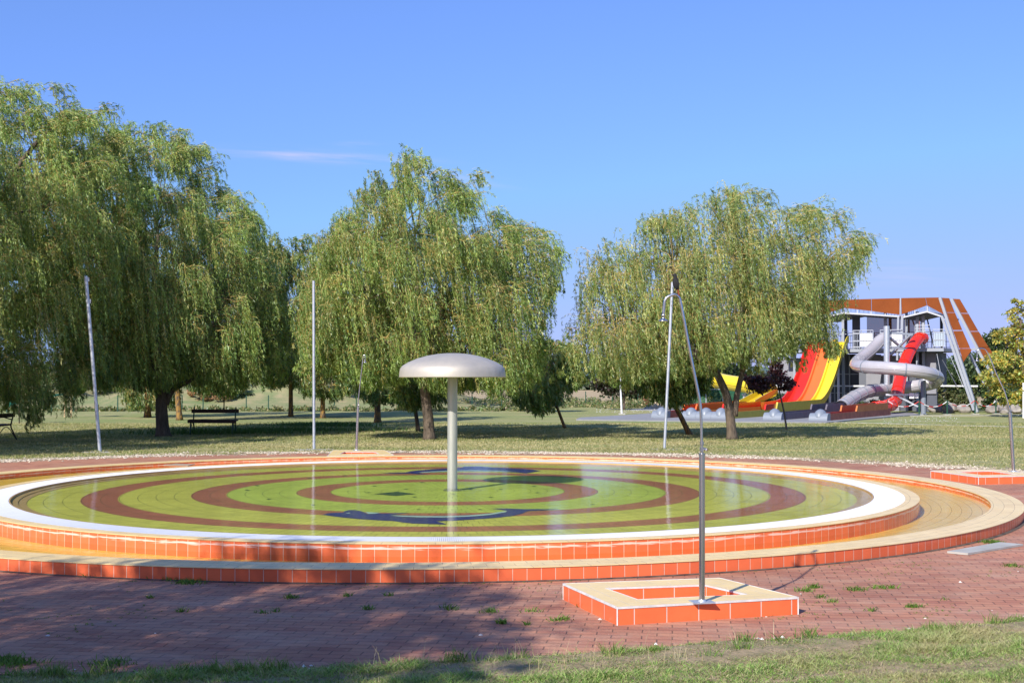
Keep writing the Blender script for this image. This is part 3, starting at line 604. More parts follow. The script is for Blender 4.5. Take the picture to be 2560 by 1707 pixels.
# ------------------------------------------------------------------ three galvanised posts
def steel_post(base, top, Y, r, label, holes=(), clamps=()):
    a = P(*base, Y); a.z = 0; b_ = P(*top, Y)
    s = empty('steel_post', a, label, 'post', 'galvanised posts around the pool')
    k = MB(); k.tube([a, b_], r, 20); pl0 = k.build('pole', M_galv, s, smooth='auto')
    k = MB(); k.tube([b_ - Vector((0, 0, .002)), b_ + Vector((0, 0, .008))], r * 1.04, 20); k.build('end_cap', M_galv, pl0, smooth='auto')
    for t in holes:
        c = a.lerp(b_, t); k = MB(); k.tube([c + Vector((0, -r * .6, 0)), c + Vector((0, -r * 1.25, 0))], r * .22, 8); k.tube([c + Vector((r * .1, -r * 1.1, -.03)), c + Vector((r * .1, -r * 1.1, .03))], r * .08, 6); k.build('bolt', M_black, pl0)
    for t in clamps:
        c = a.lerp(b_, t); k = MB(); k.tube([c - (b_ - a).normalized() * .02, c + (b_ - a).normalized() * .02], r * 1.12, 18); k.box(c + Vector((r * 1.3, 0, 0)), (.03, .03, .09)); k.build('clamp', M_galv, pl0)
    k = MB(); n = 14
    pts = [a + Vector((.45 * math.cos(6.283 * i / n) * (1 + .25 * math.sin(i * 2.3)), .35 * math.sin(6.283 * i / n) * (1 + .2 * math.sin(i * 1.7)), -.01)) for i in range(n)]
    k.prism(pts, (0, 0, .022)); k.build('footing', M_kerbc, s)
steel_post((250, 1130), (215, 692), 30.9, .041, 'leftmost galvanised post, leaning left in front of the dark willow', clamps=(.985, .86))
steel_post((785, 1124), (784, 703), 31.8, .034, 'upright galvanised post between the left willow and the central willow')
steel_post((1661, 1123), (1681, 706), 32.0, .034, 'galvanised post leaning right just behind the bird and the nearest shower', holes=(.965, .885, .86))

# ------------------------------------------------------------------ benches
def bench(Cb, rz, label, arms=True, wd=1.46):
    s = empty('park_bench', Cb, label, 'bench', 'dark park benches under the willows'); M4 = Matrix.Translation(Cb) @ Matrix.Rotation(rz, 4, 'Z')
    def T(x, y, z): return M4 @ Vector((x, y, z))
    k = MB(); k.beam(T(-wd / 2, .20, .70), T(wd / 2, .20, .70), .035, .115); k.build('backrest', M_wood, s, bevel=.006)
    k = MB()
    for y in (-.22, -.08, .06): k.beam(T(-wd / 2, y, .435 - abs(y + .08) * .02), T(wd / 2, y, .425), .12, .045)
    k.build('seat', M_wood, s, bevel=.006)
    k = MB(); k.beam(T(-wd / 2, -.29, .395), T(wd / 2 + .02, -.29, .385), .03, .085); k.build('seat_rail', M_wood, s)
    for x in (-wd / 2 + .08, wd / 2 - .1):
        k = MB(); k.tube(smooth_path([T(x, .30, 0), T(x, .20, .22), T(x, .13, .42), T(x, .24, .82)], 4), .021, 8); k.tube(smooth_path([T(x, -.30, 0), T(x, -.24, .22), T(x, -.25, .42)], 4), .021, 8)
        k.tube(smooth_path([T(x, .26, .06), T(x, .1, .30), T(x, 0, .36), T(x, -.1, .30), T(x, -.27, .06)], 4), .012, 6)
        k.build('iron_leg', M_green if arms == 1 else M_black, s, smooth=True)
        if arms == 2:
            k = MB(); k.tube(smooth_path([T(x, -.27, .42), T(x, -.26, .60), T(x, -.1, .64), T(x, .12, .58), T(x, .17, .60)], 4), .016, 8); k.build('armrest', M_black, s, smooth=True)
bench(G(534, 1085), 0.0, 'dark two-board bench beside the trunk of the left willow', 1)
bench(G(-6, 1103) + Vector((-.02, 0, 0)), R(-90), 'bench cut by the left edge of the photo, seen end-on with its armrest', 2)

# ------------------------------------------------------------------ trees
def inpoly(x, z, poly):
    c = np.zeros(len(x), bool); n = len(poly)
    for i in range(n):
        x1, z1 = poly[i]; x2, z2 = poly[(i + 1) % n]
        if z1 == z2: continue
        hit = ((z1 > z) != (z2 > z)) & (x < (x2 - x1) * (z - z1) / (z2 - z1) + x1); c ^= hit
    return c
def edgedist(x, z, poly):
    d = np.full(len(x), 1e9); n = len(poly)
    for i in range(n):
        a = np.array(poly[i]); b_ = np.array(poly[(i + 1) % n]); e = b_ - a; L = (e ** 2).sum() + 1e-9
        t = np.clip(((x - a[0]) * e[0] + (z - a[1]) * e[1]) / L, 0, 1)
        d = np.minimum(d, np.hypot(x - a[0] - t * e[0], z - a[1] - t * e[1]))
    return d
def nrm(a): return a / (np.linalg.norm(a, axis=-1, keepdims=True) + 1e-9)
def willow(label, base, trunks, poly, depth, nclump, nstr, nleaf, seed, group='weeping willows on the lawn', llen=.100, lwid=.0185, slen=(.7, 1.6), pal=None, low=.0, bark=None, cdepth=None, twigw=.010, name='weeping_willow', wind=(.30, .0), limbs=9):
    rng = np.random.RandomState(seed); bx, by = base.x, base.y
    tr = empty(name, base, label, 'tree', group)
    P_ = np.array(poly); x0, x1 = P_[:, 0].min(), P_[:, 0].max(); z0, z1 = P_[:, 1].min(), P_[:, 1].max()
    X = []; Z = []
    while len(X) < nclump:
        x = rng.uniform(x0, x1, nclump * 2); z = rng.uniform(z0, z1, nclump * 2); k_ = inpoly(x, z, poly); X += list(x[k_]); Z += list(z[k_])
    mega = max(8, nclump // 8); mx_ = np.array(X[:mega]); mz_ = np.array(Z[:mega]); mi_ = rng.randint(0, mega, nclump); sc_ = (x1 - x0) * .052
    x = mx_[mi_] + rng.normal(0, sc_, nclump); z = mz_[mi_] + rng.normal(0, sc_ * .62, nclump); own = rng.rand(nclump) < .68
    x[own] = np.array(X[-nclump:])[own]; z[own] = np.array(Z[-nclump:])[own]; msg = rng.uniform(-1, 1, mega)[mi_]
    d = edgedist(x, z, poly) * np.where(inpoly(x, z, poly), 1, 0); dm = np.percentile(d, 97) + 1e-6
    th = depth * np.sqrt(np.clip(1 - (1 - np.clip(d / dm, 0, 1)) ** 2, 0.02, 1))
    sg = np.where(own, rng.uniform(-1, 1, nclump), np.clip(msg + rng.normal(0, .15, nclump), -1, 1)); sg = np.sign(sg) * np.abs(sg) ** .55
    cy = (by if cdepth is None else cdepth) + sg * th
    C = np.stack([x, cy, z], 1)
    hi = np.clip((z - z0) / (z1 - z0), 0, 1)
    # lower outline
    gx = np.linspace(x0, x1, 60); gb = np.full(60, z1)
    for i, q in enumerate(gx):
        zz = np.linspace(z0, z1, 80); k_ = inpoly(np.full(80, q), zz, poly)
        if k_.any(): gb[i] = zz[k_].min()
    # strands
    S = nclump * nstr; cid = np.repeat(np.arange(nclump), nstr); p0 = C[cid] + rng.normal(0, .13, (S, 3)) * [1, 1, .8]
    rad = nrm(np.stack([p0[:, 0] - bx, p0[:, 1] - by, np.zeros(S)], 1)); clumpdir = nrm(rng.normal(0, 1, (nclump, 3)))[cid]
    d0 = rad * .75 + clumpdir * .55 + rng.normal(0, .35, (S, 3)) + np.array([wind[0], wind[1], 0]); d0[:, 2] = np.abs(d0[:, 2]) * .4 + .10 + .38 * hi[cid] * rng.uniform(.2, 1.2, S)
    d0 = nrm(d0)
    L = rng.uniform(slen[0], slen[1], S) * (1.15 - .55 * hi[cid]); zb = np.interp(p0[:, 0], gx, gb) - rng.uniform(0, .35, S) + low
    L = np.minimum(L, np.maximum(p0[:, 2] - zb, 0) * 1.1 + .12)
    K = 8; ps = [p0]; topn = np.clip((np.clip(1 - d[cid] / dm, 0, 1) * hi[cid] - .35) * 2.2, 0, 1); bend = rng.uniform(.28, .75, S) + topn * rng.uniform(.0, .9, S); L *= 1 - .25 * topn
    for k_ in range(1, K + 1):
        t = k_ / K; wgt = np.clip(t / bend, 0, 1)[:, None]; wgt = wgt * wgt * (3 - 2 * wgt)
        dr = nrm((d0 + np.stack([topn * .5, topn * 0, topn * .25], 1)) * (1 - wgt) + np.array([wind[0] * .5, 0, -1.0]) * wgt + rng.normal(0, .10, (S, 3))); ps.append(ps[-1] + dr * (L / K)[:, None])
    path = np.stack(ps, 1)
    # leaves
    n = S * nleaf; sid = np.repeat(np.arange(S), nleaf); t = rng.uniform(.05, 1.0, n) ** .85 * K; i0 = np.minimum(t.astype(int), K - 1); fr = (t - i0)[:, None]
    a = path[sid, i0]; b_ = path[sid, i0 + 1]; pos = a * (1 - fr) + b_ * fr + rng.normal(0, .012, (n, 3)); tan = nrm(b_ - a)
    ld = nrm(tan * .75 + rng.normal(0, .42, (n, 3)) + [.10, 0, -.28]); sd = nrm(np.cross(ld, rng.normal(0, 1, (n, 3))))
    ll = (llen * rng.uniform(.65, 1.3, n))[:, None]; lw = (lwid * rng.uniform(.7, 1.25, n))[:, None] * .5
    V = np.empty((n, 4, 3), np.float32); V[:, 0] = pos; V[:, 1] = pos + ld * ll * .4 + sd * lw; V[:, 2] = pos + ld * ll; V[:, 3] = pos + ld * ll * .42 - sd * lw
    pal = np.array(pal if pal is not None else [(.155, .24, .055), (.215, .295, .066), (.30, .365, .092), (.38, .37, .12), (.075, .125, .034)])
    pc = rng.choice(len(pal), S, p=None if len(pal) != 5 else [.3, .27, .2, .09, .14]); ccol = pal[pc][sid] * rng.uniform(.75, 1.25, (nclump,))[cid][sid][:, None] * rng.uniform(.75, 1.3, n)[:, None]
    yl = rng.rand(n) < .03; ccol[yl] = [.36, .26, .05]
    fastmesh('crown', V.reshape(-1, 3), 4, M_leaf, tr, ccol)
    # thin hanging shoots
    Ks = 6; e = nrm(np.cross(nrm(path[:, 1] - path[:, 0]), rng.normal(0, 1, (S, 3))))[:, None, :] * twigw * .5
    A = path[:, :Ks]; B_ = path[:, 1:Ks + 1]; tp = (1 - np.arange(Ks + 1) / (Ks + 2.))[None, :, None]
    Q = np.stack([A - e * tp[:, :Ks], A + e * tp[:, :Ks], B_ + e * tp[:, 1:], B_ - e * tp[:, 1:]], 2).reshape(-1, 3)
    fastmesh('shoots', Q, 4, M_twig, tr)
    # trunk and limbs
    k = MB()
    for pts, ra, rb in trunks:
        pp = smooth_path(pts, 4); m_ = len(pp); k.tube(pp, [ra + (rb - ra) * (i / (m_ - 1)) ** .8 + (ra * .28 if i == 0 else (ra * .1 if i == 1 else 0)) * (1 if pts[0][2] < .05 else 0) for i in range(m_)], 12)
    tops = [(Vector(tq[0][-1]), tq[2]) for tq in trunks]
    mt = []; order = rng.permutation(nclump); chosen = []
    for i in order:
        if C[i, 2] < tops[0][0].z + .3: continue
        if all(np.linalg.norm(C[i] - C[j]) > (x1 - x0) * .22 for j in chosen): chosen.append(i)
        if len(chosen) >= limbs: break
    nodes_ = []
    for i in chosen:
        tgt = Vector(C[i]); tgt = tgt.lerp(Vector((bx, by if cdepth is None else cdepth, tgt.z)), .12); st, r0 = min(tops, key=lambda q: (q[0] - tgt).length)
        m1 = st.lerp(tgt, .35) + Vector((rng.uniform(-.2, .2), rng.uniform(-.2, .2), .25 * (tgt - st).length * .5)); m2 = st.lerp(tgt, .72) + Vector((rng.uniform(-.2, .2), rng.uniform(-.2, .2), .12 * (tgt - st).length))
        pp = smooth_path([st, m1, m2, tgt], 4); m_ = len(pp); k.tube(pp, [r0 * .72 * (1 - i_ / (m_ - 1)) ** .8 + .012 for i_ in range(m_)], 7); nodes_ += pp[3:]
    if nodes_:
        NA = np.array([tuple(q) for q in nodes_])
        for i in range(0, nclump, 2 if nclump > 200 else 1):
            dd = ((NA - C[i]) ** 2).sum(1) + 2.0 * np.maximum(NA[:, 2] - C[i, 2], 0) ** 2; j = int(dd.argmin()); a_ = Vector(NA[j]); c_ = Vector(C[i])
            if (a_ - c_).length > 2.6: continue
            mid = a_.lerp(c_, .5) + Vector((0, 0, .12 * (a_ - c_).length)); k.tube([a_, mid, c_], [.018, .012, .007], 4, cap=False, m=1)
    k.build('trunk', [bark or M_bark, M_branch], tr, smooth=True)
    return tr
def PP(pts, Y): return [(P(px, py, Y).x, P(px, py, Y).z) for px, py in pts]
def TP(pts, Y): 
    q = [P(px, py, Y) for px, py in pts]; q[0].z = -.02 if abs(q[0].z) < .25 else q[0].z; return q

# far left willow (trunk outside the photo), left willow, central, right ...
willow('tallest willow, cut by the left edge of the photo', G(-190, 1106), [(TP([(-190, 1106), (-185, 1000), (-170, 900), (-150, 780)], G(-190, 1106).y), .30, .16)],
       PP([(-420, 560), (-330, 380), (-180, 270), (-60, 225), (60, 225), (120, 235), (170, 300), (240, 290), (280, 330), (330, 430), (320, 560), (290, 700), (255, 860), (225, 955), (180, 930), (120, 985), (62, 1045), (25, 985), (-30, 975), (-160, 990), (-360, 960), (-430, 780)], G(-190, 1106).y - .3), 3.6, 720, 17, 34, 11)
willow('broad dark willow standing left of the bench', G(408, 1090), [(TP([(408, 1090), (404, 1030), (402, 975), (392, 930)], 39.0), .21, .14), (TP([(414, 1010), (432, 975), (470, 953), (520, 930)], 39.0), .10, .06)],
       PP([(60, 700), (90, 520), (170, 400), (280, 345), (370, 330), (430, 360), (485, 372), (515, 425), (530, 480), (585, 495), (622, 545), (645, 620), (680, 740), (695, 890), (670, 945), (630, 925), (560, 955), (480, 925), (380, 965), (300, 935), (200, 970), (120, 920)], 39.0), 3.7, 730, 17, 34, 12)
willow('willow in the middle of the photo, behind the mushroom fountain', G(1074, 1098), [(TP([(1074, 1098), (1070, 1040), (1062, 975), (1056, 900)], 37.0), .165, .12)],
       PP([(765, 830), (755, 730), (795, 650), (820, 580), (875, 545), (915, 470), (965, 420), (1035, 400), (1085, 415), (1130, 440), (1165, 510), (1230, 530), (1290, 550), (1350, 580), (1390, 630), (1380, 700), (1350, 760), (1345, 860), (1310, 950), (1240, 975), (1180, 950), (1100, 960), (1000, 925), (920, 950), (830, 915), (775, 890)], 37.0), 2.9, 540, 17, 36, 13)
willow('airy willow in front of the slides, behind the nearest shower', G(1831, 1099), [(TP([(1831, 1099), (1825, 1040), (1815, 985), (1790, 930)], 37.0), .150, .10), (TP([(1836, 1040), (1843, 985), (1856, 930)], 37.0), .10, .07)],
       PP([(1420, 880), (1430, 790), (1480, 730), (1505, 650), (1590, 620), (1640, 550), (1700, 530), (1800, 490), (1880, 490), (1960, 520), (2050, 515), (2090, 560), (2140, 610), (2120, 680), (2075, 725), (2025, 765), (2040, 830), (2085, 870), (2030, 890), (1980, 850), (1930, 880), (1880, 905), (1820, 895), (1740, 920), (1650, 930), (1560, 950), (1480, 930), (1430, 940)], 37.0), 2.6, 520, 14, 30, 19, pal=[(.17, .245, .06), (.235, .29, .08), (.32, .355, .11), (.45, .42, .15), (.11, .17, .05)], low=.15)
# smaller willows farther back
def back_willow(px, py, poly, label, seed, nc=150, lean=(0, 0), r=.11, pal=None, bark=None, Y=None, dep=1.7, nl=18):
    b_ = G(px, py); Yb = b_.y
    willow(label, b_, [(TP([(px, py), (px + lean[0] * .5, py - 50), (px + lean[0], py - 100), (px + lean[0], py - 150)], Yb), r, r * .7)], PP(poly, Yb), dep, nc, 13, nl, seed, llen=.16, lwid=.038, pal=pal, bark=bark or M_lichen, twigw=.014, limbs=6)
DK = [(.085, .145, .035), (.12, .18, .045), (.17, .21, .055), (.22, .24, .07), (.06, .105, .028)]
back_willow(727, 1041, [(625, 880), (625, 700), (655, 610), (710, 590), (780, 600), (830, 660), (840, 800), (800, 940), (720, 955), (650, 940)], 'small willow with slim pale trunk right of the bench, behind the lawn', 21, 230, pal=DK, nl=24)
back_willow(807, 1045, [(740, 930), (735, 760), (780, 650), (860, 620), (900, 800), (880, 960), (820, 985), (760, 970)], 'small willow with an ochre trunk just right of the upright post', 22, 150, pal=DK)
back_willow(944, 1056, [(880, 960), (880, 800), (920, 700), (1000, 720), (1020, 900), (990, 985), (930, 990)], 'willow with ochre-lichened trunk behind the far shower', 23, 120, pal=DK, r=.13)
back_willow(369, 1043, [(300, 960), (290, 700), (350, 560), (430, 600), (450, 900), (420, 1000), (350, 1015)], 'willow whose pale trunk shows just left of the dark willow trunk', 24, 130, pal=DK, r=.15)
back_willow(449, 1050, [(440, 930), (430, 700), (480, 560), (560, 560), (640, 700), (640, 930), (560, 975), (480, 960)], 'willow whose pale trunk shows between dark willow trunk and bench', 25, 150, pal=DK, lean=(-8, 0), r=.13)
back_willow(1046, 1078, [(960, 950), (960, 800), (1010, 740), (1080, 760), (1120, 860), (1100, 985), (1020, 1000)], 'thin dark willow hard against the left of the central willow trunk', 26, 90, lean=(-14, 0), pal=DK, r=.07, bark=M_bark)
back_willow(1413, 1071, [(1275, 960), (1290, 900), (1330, 872), (1390, 868), (1425, 890), (1432, 940), (1400, 985), (1350, 1010), (1290, 1000)], 'small willow with a thin leaning trunk right of the central willow', 27, 66, lean=(-38, 0), r=.055, dep=1.0, nl=16, pal=[(.15, .23, .05), (.20, .27, .07), (.27, .32, .09), (.36, .36, .12), (.10, .16, .04)])
back_willow(1725, 1087, [(1590, 930), (1600, 800), (1660, 760), (1740, 800), (1760, 900), (1740, 960), (1690, 985), (1620, 980)], 'leaning lichened willow left of the airy willow trunk', 28, 150, lean=(-50, 0), r=.085, pal=DK)
# willow behind the camera on the left: its shade falls on the near paving
willow('willow beside the camera whose shade falls on the near paving', Vector((-7.0, 2.6, 0)), [([(-7, 2.6, -.02), (-6.9, 2.6, 1.2), (-6.6, 2.8, 2.6)], .2, .14)],
       [(-9.4, 3.2), (-9.0, 5.2), (-7.6, 6.6), (-5.9, 7.0), (-4.6, 6.2), (-4.0, 4.9), (-4.0, 3.5), (-4.9, 3.1), (-6, 3.4), (-7.8, 3.0)], 3.3, 420, 13, 20, 15, llen=.12, lwid=.03, cdepth=2.5)

willow('willow outside the photo on the left whose shade falls across the left lawn', Vector((-15.0, 28.6, 0)), [([(-15, 28.6, -.02), (-14.9, 28.6, 1.4), (-14.6, 28.7, 3.2)], .25, .17)],
       [(-18.2, 3.0), (-18.4, 6.0), (-17.2, 8.8), (-15, 9.8), (-12.9, 8.9), (-11.7, 6.6), (-11.6, 3.6), (-12.4, 1.9), (-14.6, 1.5), (-17.0, 1.8)], 3.0, 380, 14, 20, 16, llen=.13, lwid=.034, wind=(.05, 0))

def leafy(label, base, trunkpts, r0, blobs, nleaf, lsize, pal, seed, group=None, cat='tree', name='broadleaf_tree', bark=None, asp=.6, mtl=None, part='crown'):
    """blobs: (x,y,z,rx,ry,rz)"""
    rng = np.random.RandomState(seed); tr = empty(name, base, label, cat, group)
    if trunkpts:
        k = MB(); pp = smooth_path(trunkpts, 4); n_ = len(pp); k.tube(pp, [r0 * (1 - .45 * i / (n_ - 1)) for i in range(n_)], 9)
        for b_ in blobs:
            c_ = Vector(b_[:3]); s_ = pp[int(n_ * .7)] if c_.z > pp[-1].z else pp[-1]; k.tube(smooth_path([s_, s_.lerp(c_, .5) + Vector((0, 0, .1)), c_], 3), [r0 * .5 * (1 - .8 * i / 6) for i in range(7)], 6, cap=False)
        k.build('trunk', bark or M_bark, tr, smooth=True)
    B = np.array(blobs, float); vol = B[:, 3] * B[:, 4] + B[:, 3] * B[:, 5]; pr = vol / vol.sum()
    # sub-clumps
    ncl = max(6, nleaf // 45); bi = rng.choice(len(B), ncl, p=pr); u = nrm(rng.normal(0, 1, (ncl, 3))) * (rng.uniform(.35, 1, (ncl, 1)) ** .45)
    cc = B[bi, :3] + u * B[bi, 3:6]; ci_ = rng.randint(0, ncl, nleaf); sz = B[bi, 3:6].mean(1)[ci_][:, None] * .19
    pos = cc[ci_] + rng.normal(0, 1, (nleaf, 3)) * sz * [1, 1, .55]
    ld = nrm(rng.normal(0, 1, (nleaf, 3)) + [0, 0, -.3]); sd = nrm(np.cross(ld, rng.normal(0, 1, (nleaf, 3)) + [0, 0, 1.2]))
    ll = (lsize * rng.uniform(.6, 1.3, nleaf))[:, None]; lw = ll * asp * .5
    V = np.empty((nleaf, 4, 3), np.float32); V[:, 0] = pos; V[:, 1] = pos + ld * ll * .5 + sd * lw; V[:, 2] = pos + ld * ll; V[:, 3] = pos + ld * ll * .5 - sd * lw
    pal = np.array(pal); cl_ = pal[rng.randint(0, len(pal), nleaf)] * rng.uniform(.7, 1.3, ncl)[ci_][:, None] * rng.uniform(.8, 1.2, nleaf)[:, None]
    fastmesh(part, V.reshape(-1, 3), 4, mtl or M_bleaf, tr, cl_)
    return tr
def blob(px, py, Y, rx, ry, rz): q = P(px, py, Y); return (q.x, q.y, q.z, rx, ry, rz)
YEL = [(.36, .34, .09), (.42, .36, .08), (.26, .31, .07), (.20, .28, .06), (.50, .34, .06)]
YT = 57.0
leafy('yellowing round tree at the right edge, behind the lean shower', G(2562, 1042), TP([(2562, 1042), (2560, 960), (2556, 880), (2552, 800)], YT), .09,
      [blob(2548, 800, YT, .55, .5, .55), blob(2510, 840, YT, .45, .6, .35), blob(2570, 850, YT, .8, .8, .7), blob(2500, 900, YT, .6, .8, .4), blob(2560, 920, YT, .9, .9, .6), blob(2480, 945, YT, .55, .7, .38), blob(2530, 965, YT, .8, .8, .5), blob(2500, 990, YT, .5, .6, .35), blob(2610, 950, YT, 1, .9, .9), blob(2560, 1000, YT, .7, .6, .3), blob(2540, 760, YT, .25, .3, .25)], 12500, .125, YEL, 31)
PLUM = [(.10, .035, .04), (.15, .045, .045), (.08, .045, .035), (.06, .025, .03)]
leafy('dark-red plum tree with thin leaning trunk in front of the slide troughs', G(1967, 1076), TP([(1967, 1076), (1960, 1030), (1950, 985), (1942, 950)], 43.5), .035,
      [blob(1930, 945, 43.5, .42, .5, .28), blob(1895, 965, 43.5, .35, .45, .20), blob(1965, 960, 43.5, .28, .35, .22), blob(1940, 915, 43.5, .25, .3, .25), blob(1880, 940, 43.5, .25, .3, .2)], 4200, .10, PLUM, 32)
leafy('plum-red tree whose top shows right of the central willow', G(1320, 1030), TP([(1320, 1030), (1320, 960), (1322, 900)], 65), .08,
      [blob(1325, 895, 65, .8, .8, .7), blob(1345, 930, 65, .9, .8, .6), blob(1300, 930, 65, .9, .8, .7)], 6000, .16, [(.055, .016, .022), (.04, .03, .02), (.07, .02, .02)], 33)
leafy('dark plum tree behind the lower left of the airy willow', G(1560, 1024), TP([(1560, 1024), (1560, 980), (1562, 940)], 70), .08,
      [blob(1530, 960, 70, 1.0, .8, .5), blob(1590, 955, 70, 1.1, .9, .6), blob(1650, 955, 70, .9, .8, .6), blob(1680, 930, 70, .8, .8, .7), blob(1560, 925, 70, 1, .9, .6)], 9000, .17, [(.045, .02, .018), (.03, .035, .018), (.025, .03, .015)], 34)
# young staked tree
yb = G(171, 1043); Ys = yb.y
leafy('young bright green tree between two wooden stakes', yb, [yb, yb + Vector((-.02, 0, .6)), yb + Vector((0, 0, 1.15)), P(182, 965, Ys)], .022, [blob(188, 963, Ys, .30, .3, .28), blob(205, 972, Ys, .22, .25, .18), blob(178, 940, Ys, .25, .25, .3)], 2600, .09, [(.17, .24, .03), (.22, .28, .035), (.13, .2, .03)], 35, name='young_tree')
st = empty('tree_stakes', yb, 'pair of pale wooden stakes with a white tie band round the young tree', 'stakes')
M_pale = mat('pale_wood', (.52, .38, .22), .8, var=.2, vscale=4)
for px_ in (161.5, 178):
    a_ = P(px_, 1043, Ys); a_.z = 0; b_ = P(px_ + (1 if px_ < 170 else -1), 968 if px_ < 170 else 975, Ys); k = MB(); k.beam(a_, b_, .05, .05); k.build('stake', M_pale, st)
k = MB(); k.beam(P(162, 992, Ys), P(178, 992, Ys), .02, .08); k.build('tie_band', M_white, st)
k = MB(); k.beam(P(161, 997.5, Ys), P(179, 997, Ys), .03, .03); k.build('crossbar', M_pale, st)
sp = G(48, 1059)
leafy('spindly sapling near the left edge with hardly any leaves', sp, [sp, P(47.5, 1020, sp.y), P(45, 975, sp.y)], .025, [blob(45, 960, sp.y, .3, .3, .35)], 500, .10, DK, 36, name='sapling')
# trees behind the tower
GB = [(.05, .085, .03), (.07, .11, .035), (.04, .07, .028)]
for i_, (px_, py_, Y_, rx_, rz_, lb) in enumerate([(2390, 940, 118, 2.0, 1.7, 'green tree seen under the tower deck, left of the big slanting leg'), (2440, 935, 120, 1.9, 1.9, 'green tree seen between the two slanting tower legs'), (2488, 872, 112, 1.2, 1.5, 'feathery green treetop above the right slope of the rusty tower'),
                                     (2540, 930, 125, 2.4, 2.2, 'green tree behind the yellowing tree at the right edge')]):
    b_ = P(px_, 1000, Y_); b_.z = 0; c_ = P(px_, py_, Y_)
    leafy(lb, b_, [b_, Vector((c_.x, c_.y, c_.z * .5)), c_], .14, [(c_.x, c_.y, c_.z, rx_, rx_, rz_), (c_.x - rx_ * .5, c_.y, c_.z - rz_ * .7, rx_ * .9, rx_, rz_ * .8), (c_.x + rx_ * .6, c_.y, c_.z - rz_ * .8, rx_ * .9, rx_, rz_ * .8)], 9000, .30, GB, 40 + i_, group='green trees behind the slide tower')

# ------------------------------------------------------------------ water-slide tower
def z2(x, y, v=0.0): return W(2200 + x / 7.84, 730 + y / 7.84, v)
def z1(x, y, v=0.0): return W(1940 + x / 7.84, 730 + y / 7.84, v)
def z4(x, y, v=0.0): return W(2200 + x / 6.533, 880 + y / 6.533, v)
M_lf = mat('light_steel_paint', (.50, .52, .55), .4, var=.1)
tw = empty('slide_tower', U(-3, 1), 'steel slide tower with rusty panels, canopies, deck and grey cladding', 'tower')
back = Vector((VX, VY, 0))
def panel(name, pts, m=None, th=.05, v=None):
    k = MB(); k.prism(pts, back * th); return k.build(name, m or M_corten, tw)
panel('rusty_panel', [z1(-300, 300), z1(280, 215), z1(790, 168), z1(790, 475), z1(560, 412), z1(150, 482), z1(-300, 560)])
panel('rusty_panel', [z1(800, 168), z1(1860, 135), z1(1865, 372), z1(1341, 312), z1(800, 474)])
panel('rusty_panel', [z1(1872, 135), z2(392, 120), z2(385, 445), z2(0, 396), z1(1877, 374)])
panel('rusty_panel', [z2(420, 118), z2(885, 110), z2(915, 262), z2(680, 350), z2(425, 437)])
panel('rusty_panel', [z2(893, 110), z2(1145, 106), z2(1262, 447), z2(925, 264)])
for q in ([(1195, 112), (1352, 120), (1462, 400), (1292, 398)], [(1296, 404), (1466, 406), (1610, 745), (1428, 745)], [(1432, 762), (1618, 760), (1745, 1050), (1762, 1100), (1552, 1102)], [(1556, 1108), (1766, 1106), (1792, 1140), (1632, 1372)]):
    panel('rusty_panel', [z2(x, y, .25) for x, y in q])
for q in ([(1412, 132), (1560, 138), (1722, 412), (1572, 412)], [(1580, 420), (1730, 425), (1925, 765), (1765, 765)], [(1772, 775), (1932, 775), (2125, 1075), (1912, 1090)], [(1918, 1100), (2132, 1085), (2235, 1240), (2130, 1310), (2000, 1292)]):
    panel('rusty_panel', [z2(x, y, 3.0) for x, y in q])
def bar(name, segs, a, b=None, m=None):
    k = MB()
    for p, q in segs: k.beam(p, q, a, b, up=tuple(-back))
    return k.build(name, m or M_frame, tw)
# big slanting legs
bar('slanting_leg', [(z2(1180, 115, -.05), z4(1592, 980, -.05))], .13, .2)
bar('slanting_leg', [(z2(1212, 470, -.3), z4(1535, 950, -.3))], .12, .12)
bar('slanting_leg', [(z2(1405, 140, 2.9), z2(2030, 1330, 2.9)), (z2(2030, 1330, 2.9), W(2530, 1010, 2.9))], .13, .2)
bar('slanting_leg', [(z2(1760, 1215, 1.6), W(2475, 985, 1.6))], .09, .3)
bar('slanting_leg', [(z2(-30, 0, 0) if False else z1(800, 300, -.05), z1(640, 1120, -.05))], .13, .16)
bar('slanting_leg', [(z1(790, 500, -.3), z1(690, 1000, -.3))], .08, .08)
bar('post', [(z2(405, 120, -.03), z2(400, 445, -.03))], .07)
bar('post', [(z2(362, 490, -.3), z2(340, 1340, -.3))], .10)
bar('post', [(z2(440, 470, -.3), z2(415, 1340, -.3))], .12)
bar('purlin', [(z2(1790, 1120, 2.0), z2(1930, 1120, 2.0))], .1)
# canopies: front edge beams + roof sheets + hangers
def canopy(pts, v0=-.3, v1=3.4, hang=()):
    k = MB(); pf = [f_(x, y, v0) for f_, x, y in pts]
    for a_, b_ in zip(pf, pf[1:]): k.beam(a_, b_, .07, .10, up=tuple(-back))
    cb_ = k.build('canopy_beam', M_lf, tw)
    k = MB(); d_ = back * (v1 - v0)
    for a_, b_ in zip(pf, pf[1:]):
        k.prism([a_ + Vector((0, 0, .02)), b_ + Vector((0, 0, .02)), b_ + Vector((0, 0, -.06)), a_ + Vector((0, 0, -.06))], d_)
    k.build('canopy_roof', M_slate, tw)
    k = MB()
    for f_, x, ya, yb_ in hang: k.beam(f_(x, ya, v0), f_(x, yb_, v0), .05)
    if hang: k.build('hanger', M_lf, cb_)
    k = MB(); n_ = 26
    for i in range(n_):     # light balusters between roof and panel
        t = (i + .5) / n_; j = min(int(t * (len(pf) - 1)), len(pf) - 2); q = pf[j].lerp(pf[j + 1], t * (len(pf) - 1) - j) + back * .5
        k.beam(q, q + Vector((0, 0, .30)), .014)
    k.build('roof_grille', M_galv, tw)
